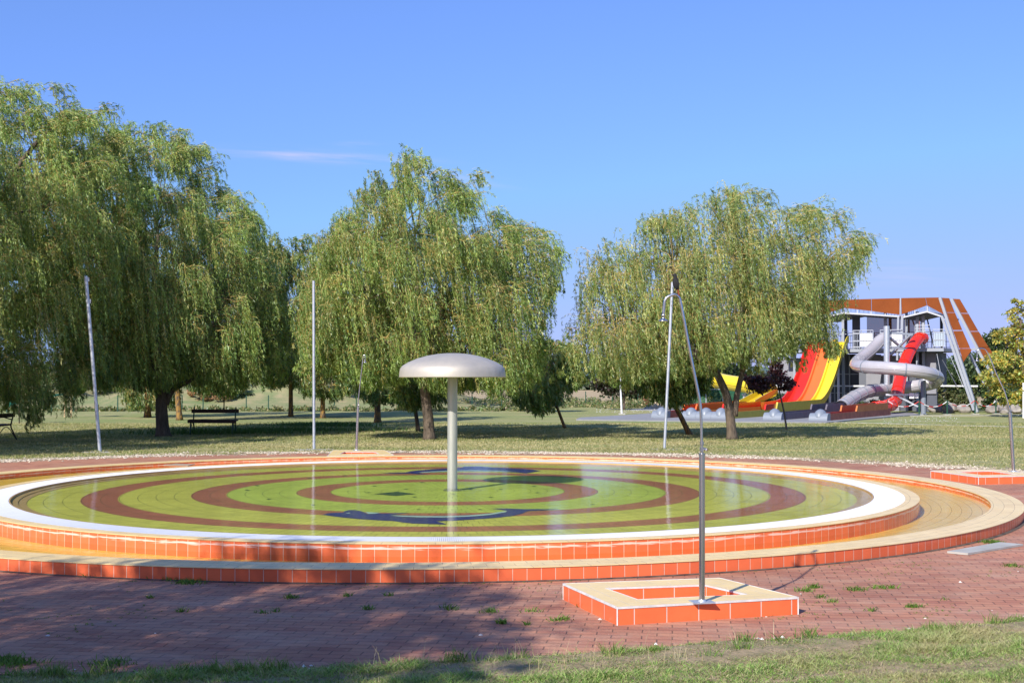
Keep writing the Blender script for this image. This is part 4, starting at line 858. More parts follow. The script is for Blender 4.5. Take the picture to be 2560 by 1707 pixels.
canopy([(z1, 60, 620), (z1, 340, 482), (z1, 690, 540)], hang=[(z1, 340, 470, 400)])
canopy([(z1, 780, 525), (z1, 1330, 412), (z1, 1880, 445), (z2, 0, 455), (z2, 385, 482)], hang=[(z1, 1330, 405, 330), (z1, 1065, 450, 400), (z1, 1592, 415, 350), (z1, 1860, 440, 380), (z2, 100, 455, 420)])
canopy([(z2, 440, 500), (z2, 925, 385), (z2, 1215, 480)], hang=[(z2, 925, 380, 285), (z2, 682, 430, 355), (z2, 480, 480, 440)])
bar('canopy_side_beam', [(z2(1215, 480, -.3), z2(1270, 560, -.3))], .07)
# deck
zd = 3.02
k = MB(); k.prism([U(-8.2, -.4, zd), U(.25, -.4, zd), U(.25, -.4, zd + .16), U(-8.2, -.4, zd + .16)], back * 4.2); k.build('deck', M_frame, tw)
# columns from ground to canopy
for u_, v_ in ((-7.6, .2), (-6.4, .3), (-4.95, .1), (-2.9, .6), (-1.9, .9), (-1.2, .3), (-7.3, 3.4), (-5.8, 3.4), (-3.4, 3.4), (-1.7, 3.4), (-.7, 3.3), (-.9, .3), (-2.45, 3.4)):
    k = MB(); k.beam(U(u_, v_, 0), U(u_, v_, 5.05), .13, .13, up=tuple(back)); k.build('column', M_frame if v_ < 2 else M_slate, tw)
bar('brace', [(U(-2.3, 3.4, 5.0), U(-1.7, 3.4, 3.2))], .06, m=M_slate); bar('brace', [(U(-1.5, 3.4, 5.0), U(-1.1, 3.4, 3.2))], .06, m=M_slate)
# perforated rusty screen behind the deck
k = MB(); k.prism([U(-4.6, 3.2, 3.7), U(-1.9, 3.2, 3.7), U(-1.9, 3.2, 5.0), U(-4.6, 3.2, 5.0)], back * .03); k.build('perforated_screen', M_perf if 'M_perf' in globals() else None, tw) if False else None
M_perf = mat('perforated_rust', (.40, .12, .03), .8); t_, n_, l_, b_ = nodes(M_perf)
tcn = new(M_perf, 'ShaderNodeTexCoord'); vo = new(M_perf, 'ShaderNodeTexVoronoi'); vo.inputs['Scale'].default_value = 14; vo.inputs['Randomness'].default_value = 0; l_.new(tcn.outputs['Object'], vo.inputs['Vector'])
lt = new(M_perf, 'ShaderNodeMath', operation='GREATER_THAN'); lt.inputs[1].default_value = .28; b_.inputs['Alpha'].default_value = .72
k = MB(); k.v += [U(-4.6, 3.2, 3.75), U(-1.75, 3.2, 3.75), U(-1.75, 3.2, 5.0), U(-4.6, 3.2, 5.0)]; k.face((0, 1, 2, 3)); k.build('perforated_screen', M_perf, tw)
k = MB(); k.prism([U(-5.1, 2.2, 3.2), U(-4.7, 2.2, 3.2), U(-4.7, 2.2, 5.0), U(-5.1, 2.2, 5.0)], back * .1); k.build('dark_screen', M_dark, tw)
# railings
def railing(u0, u1, v_, z0=zd + .16, h=.95, n=10, rows=(1.0, .86, .45, .12), m=M_galv, fillp=None, ret=0):
    k = MB()
    for r_ in rows: k.beam(U(u0, v_, z0 + h * r_), U(u1, v_, z0 + h * r_), .03)
    for i in range(n + 1):
        u_ = u0 + (u1 - u0) * i / n; k.beam(U(u_, v_, z0), U(u_, v_, z0 + h * (1.0 if i % 4 == 0 else .86)), .03 if i % 4 == 0 else .016)
    rl_ = k.build('railing', m, tw)
    if fillp:
        k = MB(); k.prism([U(u0 + .04, v_ + .02, z0 + .1), U(u1 - .04, v_ + .02, z0 + .1), U(u1 - .04, v_ + .02, z0 + h * .82), U(u0 + .04, v_ + .02, z0 + h * .82)], back * .01); k.build('infill_panel', fillp, rl_)
M_glassy = mat('pale_infill', (.42, .50, .60), .2, var=.1)
railing(-8.1, -6.6, -.38, n=12); railing(-4.3, -3.4, -.38, n=8); railing(-3.95, -3.25, -.42, n=4, fillp=M_white); railing(-2.9, -2.2, -.38, n=6)
railing(-2.35, -1.75, -.42, n=4, fillp=M_white); railing(-1.15, -.42, -.40, n=6, h=1.15); railing(-1.1, -.6, -.44, n=4, h=.85, rows=(1, .1)); railing(-.4, .2, .2, n=5, fillp=M_glassy); railing(-8.1, .2, 3.7, n=44)
railing(-6.6, -4.3, .9, n=14)
# lower building
def block(u0, u1, v0, v1, z0, z1_, m, nm='cladding'):
    k = MB(); k.prism([U(u0, v0, z0), U(u1, v0, z0), U(u1, v0, z1_), U(u0, v0, z1_)], back * (v1 - v0)); return k.build(nm, m, tw)
block(-8.9, -7.05, 1.0, 3.6, 0, 2.75, M_light); block(-7.05, -4.4, 1.4, 3.8, 0, 2.95, M_slate); block(-4.4, -4.0, 1.0, 3.8, 0, 2.95, M_dark); block(-4.0, -2.3, .9, 3.8, 0, 2.85, M_light)
block(-2.3, -.95, 1.1, 3.8, 0, 3.0, M_slate); block(-.95, -.32, .4, .5, .9, 2.98, M_light); block(-.95, -.30, .5, 2.6, 0, 2.98, M_slate)
for u_ in (-6.6, -5.8, -5.0): bar('window_mullion', [(U(u_, 1.34, 0), U(u_, 1.34, 2.9))], .06, m=M_frame)
for zz in (.9, 1.9): bar('window_mullion', [(U(-7.0, 1.34, zz), U(-4.4, 1.34, zz))], .05, m=M_frame)
bar('lower_rail', [(U(-8.9, .3, 1.28), U(-3.9, .3, 1.28))], .07, m=M_white)
for a_, b_ in (((925, 1210), (1000, 1560)), ((1190, 1260), (1400, 1568))): bar('guy_cable', [(z2(a_[0] + 190, a_[1], -.5), z2(b_[0] + 240, b_[1] + 300, -.5))], .02, m=M_galv)
bar('guy_cable', [(z2(1185, 1260, .2), z2(1520, 1860, .2))], .03, m=M_slate)

def tube_slide(name, pts, r, m, label, rings=(), seam=True, ringm=None, open_from=None, ringr=None, ocol=None):
    s = empty(name, Vector((pts[-1][0], pts[-1][1], 0)), label, 'water slide')
    pp = smooth_path(pts, 6); n = len(pp); cut = n if open_from is None else int(n * open_from)
    k = MB(); k.tube(pp[:cut], r, 24, cap=False); k.tube(pp[:cut], r * .93, 24, cap=False)
    k.build('tube', m, s, smooth=True)
    if open_from is not None:
        k = MB(); k.tube(pp[cut - 1:], r, 16, cap=False, a0=math.pi * .95, a1=math.pi * 2.05); k.tube(pp[cut - 1:], r * .94, 16, cap=False, a0=math.pi * .95, a1=math.pi * 2.05); k.build('open_channel', ocol or m, s, smooth=True)
    for t in rings:
        i = min(int(t * (n - 1)), n - 2); a_ = pp[i]; d = (pp[i + 1] - pp[i]).normalized()
        k = MB(); k.tube([a_ - d * .025, a_ + d * .025], r * 1.07, 24); k.build('joint_ring', ringm or m, s, smooth='auto')
    if seam:
        k = MB()
        for sg in (-1, 1):
            q = []
            for i in range(cut):
                d = (pp[min(i + 1, n - 1)] - pp[max(i - 1, 0)]).normalized(); sd = d.cross(Vector((0, 0, 1))).normalized(); q.append(pp[i] + sd * r * sg * 1.0 - Vector((0, 0, r * .12)))
            k.tube(q, r * .06, 6)
        k.build('seam_flange', m, s, smooth=True)
    return s
gp = [W(2215, 843, -.4), W(2202, 850, -.8), W(2187, 866, -1.4), W(2168, 884, -2.4), W(2146, 902, -3.6), W(2141, 912, -5.0), W(2165, 917, -6.1), W(2200, 919, -6.5), W(2240, 922, -6.6), W(2285, 927, -6.3), W(2322, 934, -5.6), W(2343, 943, -4.4), W(2338, 955, -3.1), W(2312, 962, -2.4), W(2275, 967, -2.3), W(2235, 972, -2.8), W(2205, 975, -3.8), W(2175, 977, -5.0), W(2145, 988, -6.4), W(2120, 1003, -7.8), W(2103, 1017, -8.9)]
gs = tube_slide('grey_tube_slide', gp, .30, M_gt, 'grey tube slide looping round the large post in front of the tower', rings=(.30, .43, .52, .66, .80, .85, .885, .92, .955, .99), ringm=M_cap)
for t in (.845, .875, .905, .935, .965, .995):
    pass
rp = [W(2309, 846, -.5), W(2298, 846, -.9), W(2285, 860, -1.5), W(2272, 882, -2.1), W(2262, 905, -2.7), W(2253, 932, -3.3), W(2247, 960, -3.8), W(2243, 983, -4.3), W(2238, 1002, -5.0), W(2222, 1014, -6.1), W(2200, 1018, -7.1), W(2182, 1021, -8.1)]
tube_slide('red_tube_slide', rp, .285, M_rt, 'steep red tube slide passing behind the grey tube', rings=(.10, .25, .38, .62, .72, .80, .86, .92, .97), ringm=M_rt)
yp = [W(1840, 888, 4.0), W(1795, 896, 2.5), W(1757, 910, .8), W(1748, 926, -.8), W(1768, 942, -2.0), W(1810, 954, -2.9), W(1860, 962, -3.7), W(1905, 970, -4.3), W(1926, 977, -4.8)]
tube_slide('yellow_tube_slide', yp, .40, M_yt, 'yellow tube slide coiling behind the airy willow trunk', rings=(.2, .4, .6, .8, .95), ringm=M_yt)
# open yellow chute at its end
k = MB(); a_ = W(1926, 983, -4.8); b_ = W(1868, 1016, -8.2); d = (b_ - a_).normalized(); sd = d.cross(Vector((0, 0, 1))).normalized(); up_ = Vector((0, 0, 1))
ych = empty('open_yellow_chute', Vector((b_.x, b_.y, 0)), 'open yellow chute between the airy willow trunk and the steep lanes', 'water slide')
for s_ in (-1, 1):
    k.prism([a_ + sd * s_ * .36, b_ + sd * s_ * .36, b_ + sd * s_ * .36 + up_ * .3, a_ + sd * s_ * .36 + up_ * .3], sd * .03 * s_)
k.build('side_wall', M_yt, ych); k = MB(); k.prism([a_ + sd * .36, b_ + sd * .36, b_ - sd * .36, a_ - sd * .36], (0, 0, .03)); k.build('chute_floor', M_yt, ych)
k = MB(); k.beam(W(1893, 1000, -4.6), W(1860, 1030, -4.6), .16); k.beam(W(1855, 985, -3.5), W(1925, 1035, -3.5), .08); k.beam(W(1840, 975, -2), W(1840, 1035, -2), .12); k.beam(W(1870, 960, -3.5), W(1850, 1036, -3.5), .12); k.beam(W(1905, 985, -3.5), W(1905, 1035, -3.5), .1); k.build('support_frame', M_galv, ych)

# three steep lanes
U0, LW = -6.42, .66
prof = [(-.6, 3.55), (-.9, 3.48), (-1.3, 3.2), (-1.8, 2.72), (-2.4, 2.12), (-3.0, 1.55), (-3.6, 1.08), (-4.2, .72), (-4.9, .44), (-5.7, .30), (-6.6, .25), (-8.2, .22)]
sp_ = smooth_path([Vector((v, 0, z)) for v, z in prof], 4); sp_ = [(p.x, p.z) for p in sp_]
lan = empty('three_lane_slide', U(-5.5, -5), 'steep open slide with red, orange and yellow lanes coming down from the deck', 'water slide')
LM = (M_rt, M_ot, M_yt)
def strip(k, u0, z0, u1, z1_, pr):      # quad strip following the profile
    o = len(k.v)
    for v, z in pr: k.v += [U(u0, v, z + z0), U(u1, v, z + z1_)]
    for i in range(len(pr) - 1): k.face((o + 2 * i, o + 2 * i + 1, o + 2 * i + 3, o + 2 * i + 2))
for li in range(3):
    a_ = U0 + li * LW; b_ = a_ + LW; k = MB(); h = .16
    seq = [(a_ + .0, h), (a_ + .07, h), (a_ + .10, .01), (b_ - .09, .01), (b_ - .06, h - .02), (b_, h - .02)]
    if li == 0: seq = [(a_ - .04, .0), (a_ - .04, .34), (a_ + .02, .34), (a_ + .08, .01), (b_ - .09, .01), (b_ - .06, h - .02), (b_, h - .02)]
    if li == 2: seq = [(a_, h), (a_ + .07, h), (a_ + .10, .01), (b_ - .09, .01), (b_ - .03, .30), (b_, .30)]
    for (ua, za), (ub, zb_) in zip(seq, seq[1:]): strip(k, ua, za, ub, zb_, sp_)
    k.build(('red_lane', 'orange_lane', 'yellow_lane')[li], LM[li], lan, smooth='auto')
k = MB(); strip(k, U0 + 3 * LW + .003, .30, U0 + 3 * LW + .003, -.02, sp_); strip(k, U0 - .045, .34, U0 - .045, -.06, sp_); strip(k, U0, -.03, U0 + 3 * LW, -.03, sp_); k.build('underside', M_yo, lan, smooth='auto')
for v_, zt in ((-1.8, 2.55), (-3.2, 1.3), (-4.4, .5)):
    k = MB()
    for u_ in (U0 + .3, U0 + 3 * LW - .2): k.beam(U(u_, v_, 0), U(u_, v_, zt), .1)
    k.build('support_leg', M_galv, lan)

# run-out troughs on the concrete plinth
plinth = [G(1440, 1051), G(1625, 1053.5), G(1900, 1056.5), G(2066, 1059), G(2120, 1053), G(2250, 1041.5), G(2300, 1038.5), G(2280, 1034), G(2100, 1029), G(1800, 1027), G(1700, 1030), G(1560, 1040), G(1450, 1046)]
k = MB(); k.prism([p + Vector((0, 0, .05)) for p in plinth][::-1] , (0, 0, -.06)); tag(k.build('plinth', M_conc), kind='structure')
k = MB(); k.prism([G(1575, 1026) + Vector((0, 0, .03)), G(1790, 1027.5) + Vector((0, 0, .03)), G(1790, 1022.5) + Vector((0, 0, .03)), G(1600, 1022) + Vector((0, 0, .03))][::-1], (0, 0, -.04)); tag(k.build('path', M_conc), kind='structure')
def kerbline(pts, wd, name='kerb_line'):
    k = MB()
    for a_, b_ in zip(pts, pts[1:]):
        d = (b_ - a_).normalized(); s_ = Vector((-d.y, d.x, 0)) * wd / 2; k.prism([a_ - s_, b_ - s_, b_ + s_, a_ + s_], (0, 0, .03))
    tag(k.build(name, M_kerbc), kind='structure')
kerbline([G(2070, 1056.5), G(2200, 1059), G(2400, 1065), G(2700, 1071)], .14)
kerbline([G(2250, 1040), G(2450, 1039), G(2640, 1037.5)], .14)
zp = .05
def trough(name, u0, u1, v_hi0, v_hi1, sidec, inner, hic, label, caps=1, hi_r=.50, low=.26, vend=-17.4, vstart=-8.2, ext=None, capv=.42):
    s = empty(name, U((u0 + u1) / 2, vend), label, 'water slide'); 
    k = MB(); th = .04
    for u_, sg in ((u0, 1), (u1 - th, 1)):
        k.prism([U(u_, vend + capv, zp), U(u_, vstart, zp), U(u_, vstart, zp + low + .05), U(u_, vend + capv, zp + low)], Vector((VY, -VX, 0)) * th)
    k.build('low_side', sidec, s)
    k = MB(); k.prism([U(u0 + th, vend + capv, zp + .06), U(u1 - th, vend + capv, zp + .06), U(u1 - th, vstart, zp + .08), U(u0 + th, vstart, zp + .08)], (0, 0, .02)); k.build('trough_floor', inner, s)
    if v_hi0 is not None:
        k = MB()
        for u_ in (u0 - .005, u1 - th + .005):
            k.prism([U(u_, v_hi0, zp + low), U(u_, v_hi1, zp + low), U(u_, v_hi1, zp + hi_r + .06), U(u_, v_hi0 + .16, zp + hi_r)], Vector((VY, -VX, 0)) * th)
            k.beam(U(u_ + .02, v_hi0 - .01, zp + low), U(u_ + .02, v_hi0 + .15, zp + hi_r), .07)
        k.build('high_side', hic, s)
    # rounded end caps with a bulge
    n_ = caps; cw = (u1 - u0) / n_
    for c_ in range(n_):
        k = MB(); a_ = u0 + c_ * cw + .004 - .03 / n_; b_ = a_ + cw - .008 + .06 / n_; seg = 14
        pr = []
        for i in range(seg + 1):
            t = i / seg * math.pi / 2; pr.append((vend - .02 + capv * .8 * (1 - math.cos(t)) * .7, zp + (low + .03) * math.sin(t)))
        pr += [(vend + capv, zp + low + .03)]
        o = len(k.v)
        for v, z in pr: k.v += [U(a_, v, z), U(b_, v, z)]
        for i in range(len(pr) - 1): k.face((o + 2 * i, o + 2 * i + 1, o + 2 * i + 3, o + 2 * i + 2))
        for e_ in (a_, b_):
            o = len(k.v)
            for v, z in pr: k.v.append(U(e_, v, z))
            k.v += [U(e_, vend + capv, zp)]; k.face(list(range(o, o + len(pr) + 1)))
        cc = U((a_ + b_) / 2, vend + capv * .75, zp + low - .12); o = len(k.v); m_ = 10
        for i in range(m_ + 1):
            ph = i / m_ * math.pi
            for j in range(9):
                tt = j / 8 * math.pi
                k.v.append(cc + Vector((VY, -VX, 0)) * (-.25 * math.cos(ph)) + back * (-.33 * math.sin(ph) * math.cos(tt)) + Vector((0, 0, .31 * math.sin(ph) * math.sin(tt))))
        for i in range(m_):
            for j in range(8): k.face((o + i * 9 + j, o + (i + 1) * 9 + j, o + (i + 1) * 9 + j + 1, o + i * 9 + j + 1))
        k.build('end_cap', M_cap, s, smooth='auto')
    return s
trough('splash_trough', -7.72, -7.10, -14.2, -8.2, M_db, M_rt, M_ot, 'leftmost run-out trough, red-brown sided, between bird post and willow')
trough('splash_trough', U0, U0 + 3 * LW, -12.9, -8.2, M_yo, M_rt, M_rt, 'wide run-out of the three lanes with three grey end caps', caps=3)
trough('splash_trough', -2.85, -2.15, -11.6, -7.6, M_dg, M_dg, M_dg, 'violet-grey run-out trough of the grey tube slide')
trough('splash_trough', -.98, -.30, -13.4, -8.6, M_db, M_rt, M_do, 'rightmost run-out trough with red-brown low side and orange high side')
# yellow divider on the right side of the wide run-out
wt = [o for o in col.objects if o.name.startswith('splash_trough') and o.get('label', '').startswith('wide')][0]
k = MB(); uu = U0 + 3 * LW + .012; k.prism([U(uu, -11.6, zp + .2), U(uu, -5.4, zp + .2), U(uu, -5.4, zp + .62), U(uu, -11.4, zp + .56)], Vector((VY, -VX, 0)) * .05); k.beam(U(uu + .02, -11.62, zp + .2), U(uu + .02, -11.42, zp + .57), .08); k.build('yellow_divider', M_yo, wt)

# posts carrying the slides
M_p = M_galv
sp1 = empty('slide_post', W(2216, 1030, -3.4), 'large galvanised post rising left of the red tube slide', 'post', 'posts carrying the tube slides'); sp1.location.z = 0
a_ = W(2216.5, 815, -3.4); k = MB(); k.tube([Vector((a_.x, a_.y, 0)), a_], .145, 20); k.build('pole', M_p, sp1, smooth='auto')
k = MB()
for p, q in (((190, 800), (640, 830)), ((230, 1090), (540, 1108)), ((600, 840), (210, 1230)), ((200, 900), (360, 1040))): k.beam(z2(*p, -3.0), z2(*q, -2.2), .10)
k.build('bracket_arm', M_frame, sp1)
a_ = W(2308, 950, -4.9); sp2 = empty('slide_post', Vector((a_.x, a_.y, 0)), 'shorter pale post under the right bend of the grey tube', 'post', 'posts carrying the tube slides')
k = MB(); k.tube([Vector((a_.x, a_.y, 0)), a_], .12, 20); k.tube([Vector((a_.x, a_.y, 0)), Vector((a_.x, a_.y, .04))], .17, 20); k.build('pole', M_cap, sp2, smooth='auto')
k = MB(); k.beam(z4(95, 695, -5.3), z4(640, 695, -5.0), .09); k.beam(z4(290, 715, -5.2), z4(620, 890, -4.9), .08); k.build('bracket_arm', M_galv, sp2)
k = MB(); k.beam(z4(484, 712, -5.2), z4(560, 712, -5.2), .10, .26); k.beam(z4(575, 714, -5.1), z4(628, 714, -5.1), .1, .2); k.build('junction_box', M_white, sp2)
k = MB(); k.tube(smooth_path([z4(700, 450, -4.7), z4(780, 500, -4.6), z4(830, 580, -4.3)], 4), .05, 8); k.build('clamp', M_white, sp2)

# hedge, rail, boulders
leafy('clipped dark hedge behind the boulders, left of the slanting leg', U(.0, 1.0), None, 0, [(U(-.75 + .5 * i, .9).x, U(-.75 + .5 * i, .9).y, zz, .3, .3, .34) for i in range(5) for zz in (.25, .62, .98)], 11000, .11, [(.10, .14, .05), (.15, .17, .07), (.07, .10, .04), (.20, .18, .09)], 51, cat='hedge', name='hedge', part='foliage')
leafy('ivy hedge right of the slanting leg, behind the rope barrier', U(2.8, 1.2), None, 0, [(U(2.05 + .55 * i, 1.2).x, U(2.05 + .55 * i, 1.2).y, zz, .35, .35, .36) for i in range(9) for zz in (.25, .62, 1.0)], 16000, .12, [(.05, .085, .028), (.08, .12, .04), (.035, .06, .022)], 52, cat='hedge', name='hedge', part='foliage')
leafy('low bushes under the tower, left of the grey tube end', U(-4, -.5), None, 0, [(U(-3.9, -2).x, U(-3.9, -2).y, .35, .5, .4, .35), (U(-3.0, -1.5).x, U(-3.0, -1.5).y, .3, .5, .4, .3), (U(-8, -2).x, U(-8, -2).y, .5, .8, .5, .45)], 4500, .11, GB, 53, cat='bush', name='bush', part='foliage')
k = MB(); k.beam(z4(930, 550, .6), z4(1600, 555, .6), .07); 
tag(k.build('hedge_rail', M_white), 'white horizontal rail running along the top of the clipped hedge', 'rail')
def boulder(x0, x1, y0, y1, v_, label, seed):
    rg = np.random.RandomState(seed); a_ = z4(x0, y1, v_); b_ = z4(x1, y0, v_); c_ = (a_ + b_) / 2; rx = (b_ - a_).xy.length / 2; rz = max((b_.z) / 2, .12)
    me = bpy.data.meshes.new('boulder'); 
    import bmesh
    bm = bmesh.new(); bmesh.ops.create_icosphere(bm, subdivisions=3, radius=1)
    pl = [(Vector(nrm(rg.normal(0, 1, 3))), rg.uniform(.62, .85)) for _ in range(11)]
    for v in bm.verts:
        for n_, d_ in pl:
            e_ = v.co.dot(n_) - d_
            if e_ > 0: v.co -= n_ * e_
        v.co = Vector((v.co.x * rx * 1.22, v.co.y * rx * 1.05, v.co.z * rz * 1.28 + rz * .95))
    bm.to_mesh(me); bm.free(); me.materials.append(M_rock)
    o = bpy.data.objects.new('boulder', me); o.location = (c_.x, c_.y, -.02); col.objects.link(o); tag(o, label, 'boulder', 'boulders in front of the hedges')
for a in ((785, 935, 870, 985, -1.2, 'small tan boulder right beside the short pale slide post', 1), (910, 1015, 850, 985, -1.0, 'dark shaded boulder between the small tan one and the split pair', 2), (1020, 1265, 835, 985, -1.1, 'large grey boulder behind the second-rope-post, left of the brownish block', 3), (1265, 1480, 850, 988, -1.1, 'brownish block-shaped boulder just left of the slanting tower leg', 4),
          (1740, 1940, 870, 992, -1.0, 'low tan boulder first to the right of the slanting leg', 5), (1900, 2100, 800, 940, -.6, 'tallest pink-grey boulder behind the lean shower pipe', 6), (1950, 2110, 930, 992, -1.4, 'flat dark boulder at the foot of the tallest one', 7), (2120, 2330, 850, 992, -1.0, 'pale speckled boulder under the yellowing tree', 8)): boulder(*a)
# rope barrier
pb = [(2219, 1037.7, 999), (2298, 1037.5, 1000), (2368, 1037, 1000), (2437.6, 1035.5, 998), (2489.6, 1034.6, 999), (2523.7, 1033.5, 998), (2546, 1032.5, 996), (2590, 1032, 995)]
M_tr = mat('red_rope', (.6, .05, .03), .6); tops = []
for i, (px_, py_, yt_) in enumerate(pb):
    b_ = G(px_, py_); t_ = P(px_, yt_, b_.y); tops.append(t_)
    if i > 6: continue
    s = empty('barrier_post', b_, ['slim barrier post in front of the red tube slide', 'green barrier post just left of the short pale slide post', 'green barrier post in front of the large grey boulder', 'green barrier post at the foot of the slanting leg', 'green barrier post in front of the low tan boulder', 'green barrier post hidden partly by the lean shower pipe', 'green barrier post nearest the right edge of the photo'][i], 'post', 'green posts of the rope barrier')
    k = MB(); k.tube([b_, t_], .035 if i else .02, 10); k.build('pole', M_green, s, smooth='auto'); k = MB(); k.prism([b_ + Vector((x, y, 0)) for x, y in ((-.15, -.12), (.17, -.1), (.14, .12), (-.16, .1))], (0, 0, .035)); k.build('footing', M_kerbc, s)
rope = empty('barrier_rope', tops[0], 'sagging red and white rope strung between the green barrier posts', 'rope')
kr = MB(); kw = MB()
for i in range(len(tops) - 1):
    a_, b_ = tops[i], tops[i + 1]; L_ = (b_ - a_).length; n_ = 12; pr = [a_.lerp(b_, j / n_) - Vector((0, 0, .05 + .26 * 4 * (j / n_) * (1 - j / n_) * min(1, L_ / 1.3))) for j in range(n_ + 1)]
    for j in range(n_): (kr if (j // 2 + i) % 2 else kw).tube([pr[j], pr[j + 1]], .018, 6)
kr.build('red_section', M_tr, rope); kw.build('white_section', M_white, rope)
a_ = G(2558.5, 1045); k = MB(); k.tube([a_, P(2558.5, 960, a_.y)], .035, 10); k.tube([P(2558.5, 960, a_.y), P(2558.5, 957, a_.y)], .042, 10); tag(k.build('marker_pole', M_white), 'thin white pole at the right edge in front of the yellowing tree', 'pole')

# ------------------------------------------------------------------ middle distance
def fence_run(p0, p1, n, h, label, thk=.05):
    s = empty('wire_fence', p0, label, 'fence'); pts = [p0.lerp(p1, i / n) for i in range(n + 1)]
    for p in pts: k = MB(); k.beam(p, p + Vector((0, 0, h * random.uniform(.96, 1.04))), thk); k.build('post', M_green, s)
    k = MB()
    for j in range(9): k.beam(p0 + Vector((0, 0, .05 + (h - .1) * j / 8)), p1 + Vector((0, 0, .05 + (h - .1) * j / 8)), .0035)
    k.build('wire_mesh', M_green, s)
random.seed(3)
fence_run(G(-40, 1031), G(560, 1027), 11, .85, 'green-post wire fence at the foot of the weedy mound on the left')
fence_run(G(560, 1027), G(1000, 1026), 8, .80, 'green-post wire fence behind the small willows left of the fountain')
fence_run(G(1180, 1022), G(1720, 1014), 8, .95, 'tall-post wire fence in front of the pale stubble field')
# green netting on the mound
M_net = mat('green_net', (.02, .22, .16), .8); 
q0 = P(20, 1012, 68); k = MB(); top_ = [P(20, 1003, 69), P(60, 992, 69), P(100, 985, 70), P(160, 984, 71)]; bot_ = [P(20, 1018, 69), P(60, 1003, 69), P(100, 996, 70), P(160, 987, 71)]
k.v += top_ + bot_
for i in range(3): k.face((i, i + 1, 5 + i, 4 + i))
nt_ = k.build('ground_netting', M_net); so = nt_.modifiers.new('thick', 'SOLIDIFY'); so.thickness = .02; tag(nt_, 'torn turquoise netting hung on the mound behind the fence, far left', 'netting')
# mound
n1, n2 = 90, 26; k = MB(); rg = np.random.RandomState(8)
for i in range(n1):
    for j in range(n2):
        X_ = -34 + 34 * i / (n1 - 1); Y_ = 68 + 22 * j / (n2 - 1)
        e = min(1, i / 8, (n1 - 1 - i) / 22); g = max(0, min(1, (Y_ - 68) / 9)); g = g * g * (3 - 2 * g); bk = max(0, min(1, (90 - Y_) / 6))
        hgt = 1.75 + .6 * math.sin(X_ * .35 + 1) + .35 * math.sin(X_ * .9) + .25 * math.sin(Y_ * 1.1 + X_ * .4)
        k.v.append(Vector((X_, Y_, -.05 + e * g * bk * hgt + rg.uniform(-.05, .05) * g)))
for i in range(n1 - 1):
    for j in range(n2 - 1): k.face((i * n2 + j, (i + 1) * n2 + j, (i + 1) * n2 + j + 1, i * n2 + j + 1))
tag(k.build('mound', M_mound, smooth=True), kind='structure')
M_redearth = mat('rust_brown_stems', (.30, .12, .07), .95, var=.3)
# stubble field, hedgerow, hills
k = MB(); k.v += [Vector((-30, 84, .02)), Vector((90, 76, .02)), Vector((260, 172, .02)), Vector((-90, 172, .02))]; k.face((0, 1, 2, 3)); tag(k.build('stubble_field', M_wheat), kind='structure')
def leafmass(name, pts, nleaf, lsize, pal, seed, kind='stuff', sz=1.0, flat=.8):
    rg = np.random.RandomState(seed); pts = np.array(pts); i = rg.randint(0, len(pts), nleaf); pos = pts[i, :3] + nrm(rg.normal(0, 1, (nleaf, 3))) * rg.uniform(.5, 1, (nleaf, 1)) * pts[i, 3:4] * [1, 1, flat]
    ld = nrm(rg.normal(0, 1, (nleaf, 3))); sd = nrm(np.cross(ld, rg.normal(0, 1, (nleaf, 3)) + [0, 0, 1])); ll = (lsize * rg.uniform(.6, 1.3, nleaf))[:, None]
    V = np.empty((nleaf, 4, 3), np.float32); V[:, 0] = pos; V[:, 1] = pos + ld * ll * .5 + sd * ll * .35; V[:, 2] = pos + ld * ll; V[:, 3] = pos + ld * ll * .5 - sd * ll * .35
    c_ = np.array(pal)[rg.randint(0, len(pal), nleaf)] * rg.uniform(.7, 1.25, len(pts))[i][:, None]
    o = fastmesh(name, V.reshape(-1, 3), 4, M_bleaf, None, c_); o['kind'] = kind; return o
rg = np.random.RandomState(77)
leafmass('hedgerow', [(x, 176 + rg.uniform(-3, 3), rg.uniform(.2, 2.2) * (1 + .3 * math.sin(x * .1)), rg.uniform(.9, 1.9)) for x in np.linspace(-95, 160, 340)], 52000, .55, [(.035, .06, .025), (.05, .08, .03), (.028, .048, .025)], 60)
leafmass('weeds', [(x, 67.5 + rg.uniform(-.3, 1.6), rg.uniform(-.1, .12), rg.uniform(.15, .32)) for x in np.linspace(-30, 1, 170)] + [(x, rg.uniform(73, 82), rg.uniform(0, .4), rg.uniform(.3, .6)) for x in np.linspace(-3, 12, 120)], 36000, .13, [(.14, .19, .06), (.24, .24, .11), (.34, .28, .15), (.10, .15, .05)], 61, flat=.6)
leafmass('mound_scrub', [(rg.uniform(-33, -2), rg.uniform(72, 86), rg.uniform(1.0, 2.0), rg.uniform(.25, .6)) for _ in range(520)], 60000, .15, [(.11, .17, .055), (.20, .21, .09), (.36, .27, .15), (.05, .09, .03)], 62, flat=.5)
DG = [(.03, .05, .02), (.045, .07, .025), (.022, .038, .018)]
leafy('dark round bush on the mound slope behind the bench', P(583, 1010, 72), None, 0, [blob(575, 990, 72, .9, .7, .55), blob(610, 1000, 72, .7, .6, .4), blob(560, 975, 73, .8, .7, .5)], 6000, .15, DG, 63, cat='bush', name='bush', part='foliage')
leafmass('rusty_weeds', [tuple(P(rg.uniform(470, 575), rg.uniform(968, 1003), rg.uniform(70.5, 73))) + (rg.uniform(.12, .3),) for _ in range(70)], 9000, .10, [(.36, .17, .09), (.28, .17, .09), (.22, .19, .08)], 64, flat=.5)
